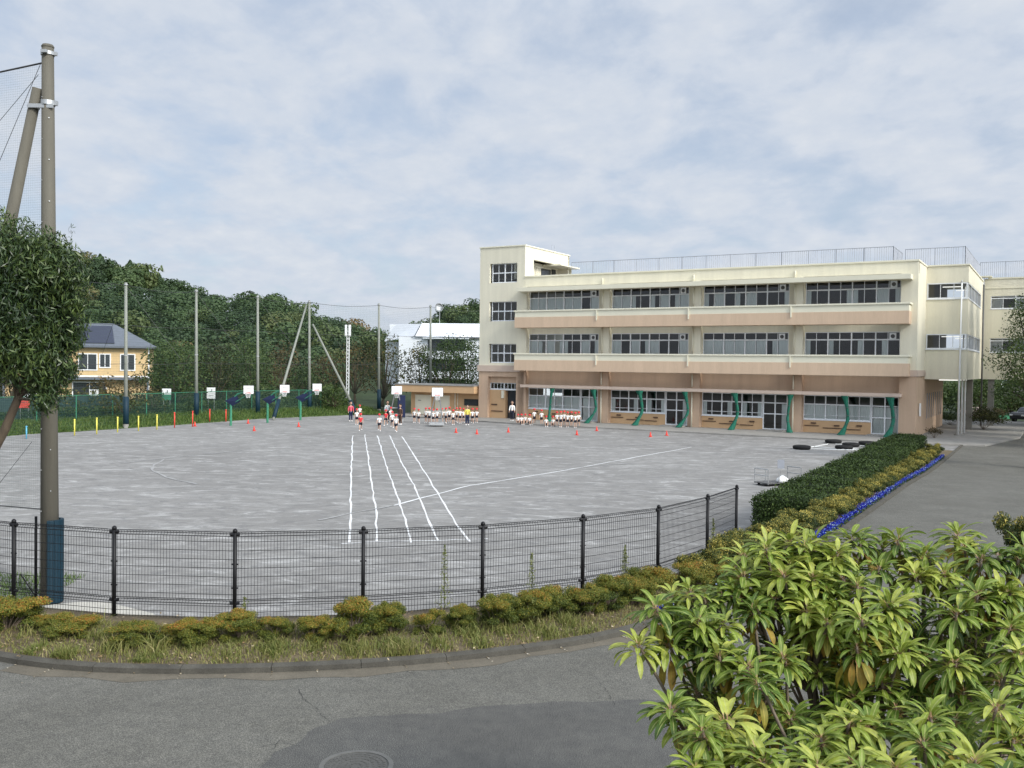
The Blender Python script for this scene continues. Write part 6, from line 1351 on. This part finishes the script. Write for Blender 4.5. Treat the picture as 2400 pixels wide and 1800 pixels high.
    for sd in (-1,1):
        b,c=joints[sd]; k=len(SV); e=tuple(V[c][i]*.35+V[c+1][i]*.65 for i in range(3)); SV+=[V[c],e]; SE+=[(3,k),(k,k+1)]; SR+=[(.048*s,)*2,(.044*s,)*2]
        if longleg: e2_=tuple(V[c+1][i]*.3+V[c+2][i]*.7 for i in range(3)); SV.append(e2_); SE.append((k+1,k+2)); SR.append((.030*s,)*2)
    skinmesh('shirt',SV,SE,SR,M[top],o)
    SV=[V[0]]; SE=[]; SR=[(.098*s*bw,.084*s)]
    for sd in (-1,1):
        b,c=joints[sd]; k=len(SV); e=tuple(V[b][i]*.35+V[b+1][i]*.65 for i in range(3)); SV+=[V[b],e]; SE+=[(0,k),(k,k+1)]; SR+=[(.078*s*bw,)*2,(.066*s*bw,)*2]
        if longleg: SV+=[V[b+1],tuple(V[b+1][i]*.1+V[b+2][i]*.9 for i in range(3))]; SE+=[(k+1,k+2),(k+2,k+3)]; SR+=[(.056*s,)*2,(.045*s,)*2]
    skinmesh('trousers' if longleg else 'shorts',SV,SE,SR,M[bottom],o)
    SV=[];SE=[];SR=[]
    for sd in (-1,1):
        b,c=joints[sd]; g=MB(); a=Vector(V[b+2]); t=Vector(V[b+3]); g.tube([a+Vector((0,.03*s,-.02*s)),(a+t)/2+Vector((0,0,-.005*s)),t],[.034*s,.036*s,.028*s],8); g.build('shoe',M['white'],o,True)
    return o
protos={'stand':person(1.22/1.3),'run':person(1.22/1.3,swing=.55),'cheer':person(1.20/1.3,swing=.12,raise_=.7),'sit':person(1.2/1.3,sit=True),'redrun':person(1.22/1.3,swing=-.5,top='redcloth')}
ad={'pink':person(1.24,top='pinkcloth',bottom='navy',cap=False,longleg=True),'white':person(1.28,top='shirt',bottom='shorts',cap=False,longleg=True,swing=.1),'yellow':person(1.22,top='yellowcloth',bottom='navy',cap=False,longleg=True),'brown':person(1.24,top='browncloth',bottom='browncloth',cap=False,longleg=True)}
used=set()
def put(kind,px,py,rz,label,group,sc=1.):
    src=(protos.get(kind) or ad.get(kind))
    if kind in used: o=copy_tree(src)
    else: o=src; used.add(kind)
    p=G(px,py); o.location=(p[0],p[1],.004 if UV(p)[1]<-3 else .12); o.rotation_euler=(0,0,rz); o.scale=(sc*1.07,)*3; tag(o,label,'person',group)
gr='people at the starting lanes'
put('pink',822,988,.4,'person in pink red top and navy trousers standing left of the runners',gr)
put('brown',938,996,-.6,'person in dark brown clothes standing right of the runners',gr)
put('white',908,987,.2,'person in white top and dark trousers behind the middle runners',gr)
for k,(kd,x,y,r,l) in enumerate((('stand',843,984,.0,'child in red cap and white shirt waiting in the left lane, farther back'),('redrun',845,1011,.1,'child in red shirt running in the left lane, at the front'),('run',889,1012,.1,'child in red cap running at the left of the right hand runners'),('redrun',904,999,-.1,'child in red shirt in the middle of the right hand runners'),('run',919,1004,.2,'child in red cap running just right of the middle runner'),('run',928,1014,.0,'child in red cap nearest the lane lines at the right'),('cheer',916,990,.3,'child in red cap with arms raised behind the right hand runners'),('stand',836,996,.3,'child in red cap and white shirt between the two left lane runners'))): put(kd,x,y,r,l,gr)
gr='row of children waiting before the tan shed'
row=[971,981,998,1006,1015,1024,1036,1045,1053,1062,1070,1078,1086,1107,1117]
for k,x in enumerate(row): put(['stand','cheer','stand'][k%3],x,991+(k%2)*2+(3 if k in (4,9) else 0),random.uniform(-.5,.5),'child in red cap, %s from the left in the row before the tan shed'%ORD[k],gr,random.uniform(.93,1.04))
put('yellow',1095,997,.1,'person in yellow top and navy trousers among the row of children',gr)
put('white',1200,990,-.2,'person in white shirt and black trousers standing at the school entrance','person by the entrance')
gr='children seated and standing before the first windows'
r2=[(1214,994,'sit'),(1222,996,'sit'),(1231,994,'sit'),(1241,996,'sit'),(1252,995,'stand'),(1269,996,'stand'),(1280,1000,'sit'),(1296,1000,'sit'),(1305,1000,'stand'),(1314,1002,'stand'),(1322,1000,'stand'),(1330,1002,'stand'),(1339,1001,'stand'),(1348,1003,'stand'),(1356,1001,'cheer')]
for k,(x,y,kd) in enumerate(r2): put(kd,x,y,random.uniform(-.5,.5),'child in red cap, %s from the left of the group by the first windows'%ORD[k],gr,random.uniform(.93,1.04))
for k,o in list(protos.items())+list(ad.items()):
    if k not in used:
        for ch in list(o.children_recursive): bpy.data.objects.remove(ch)
        bpy.data.objects.remove(o)
print('objects',len(bpy.data.objects))
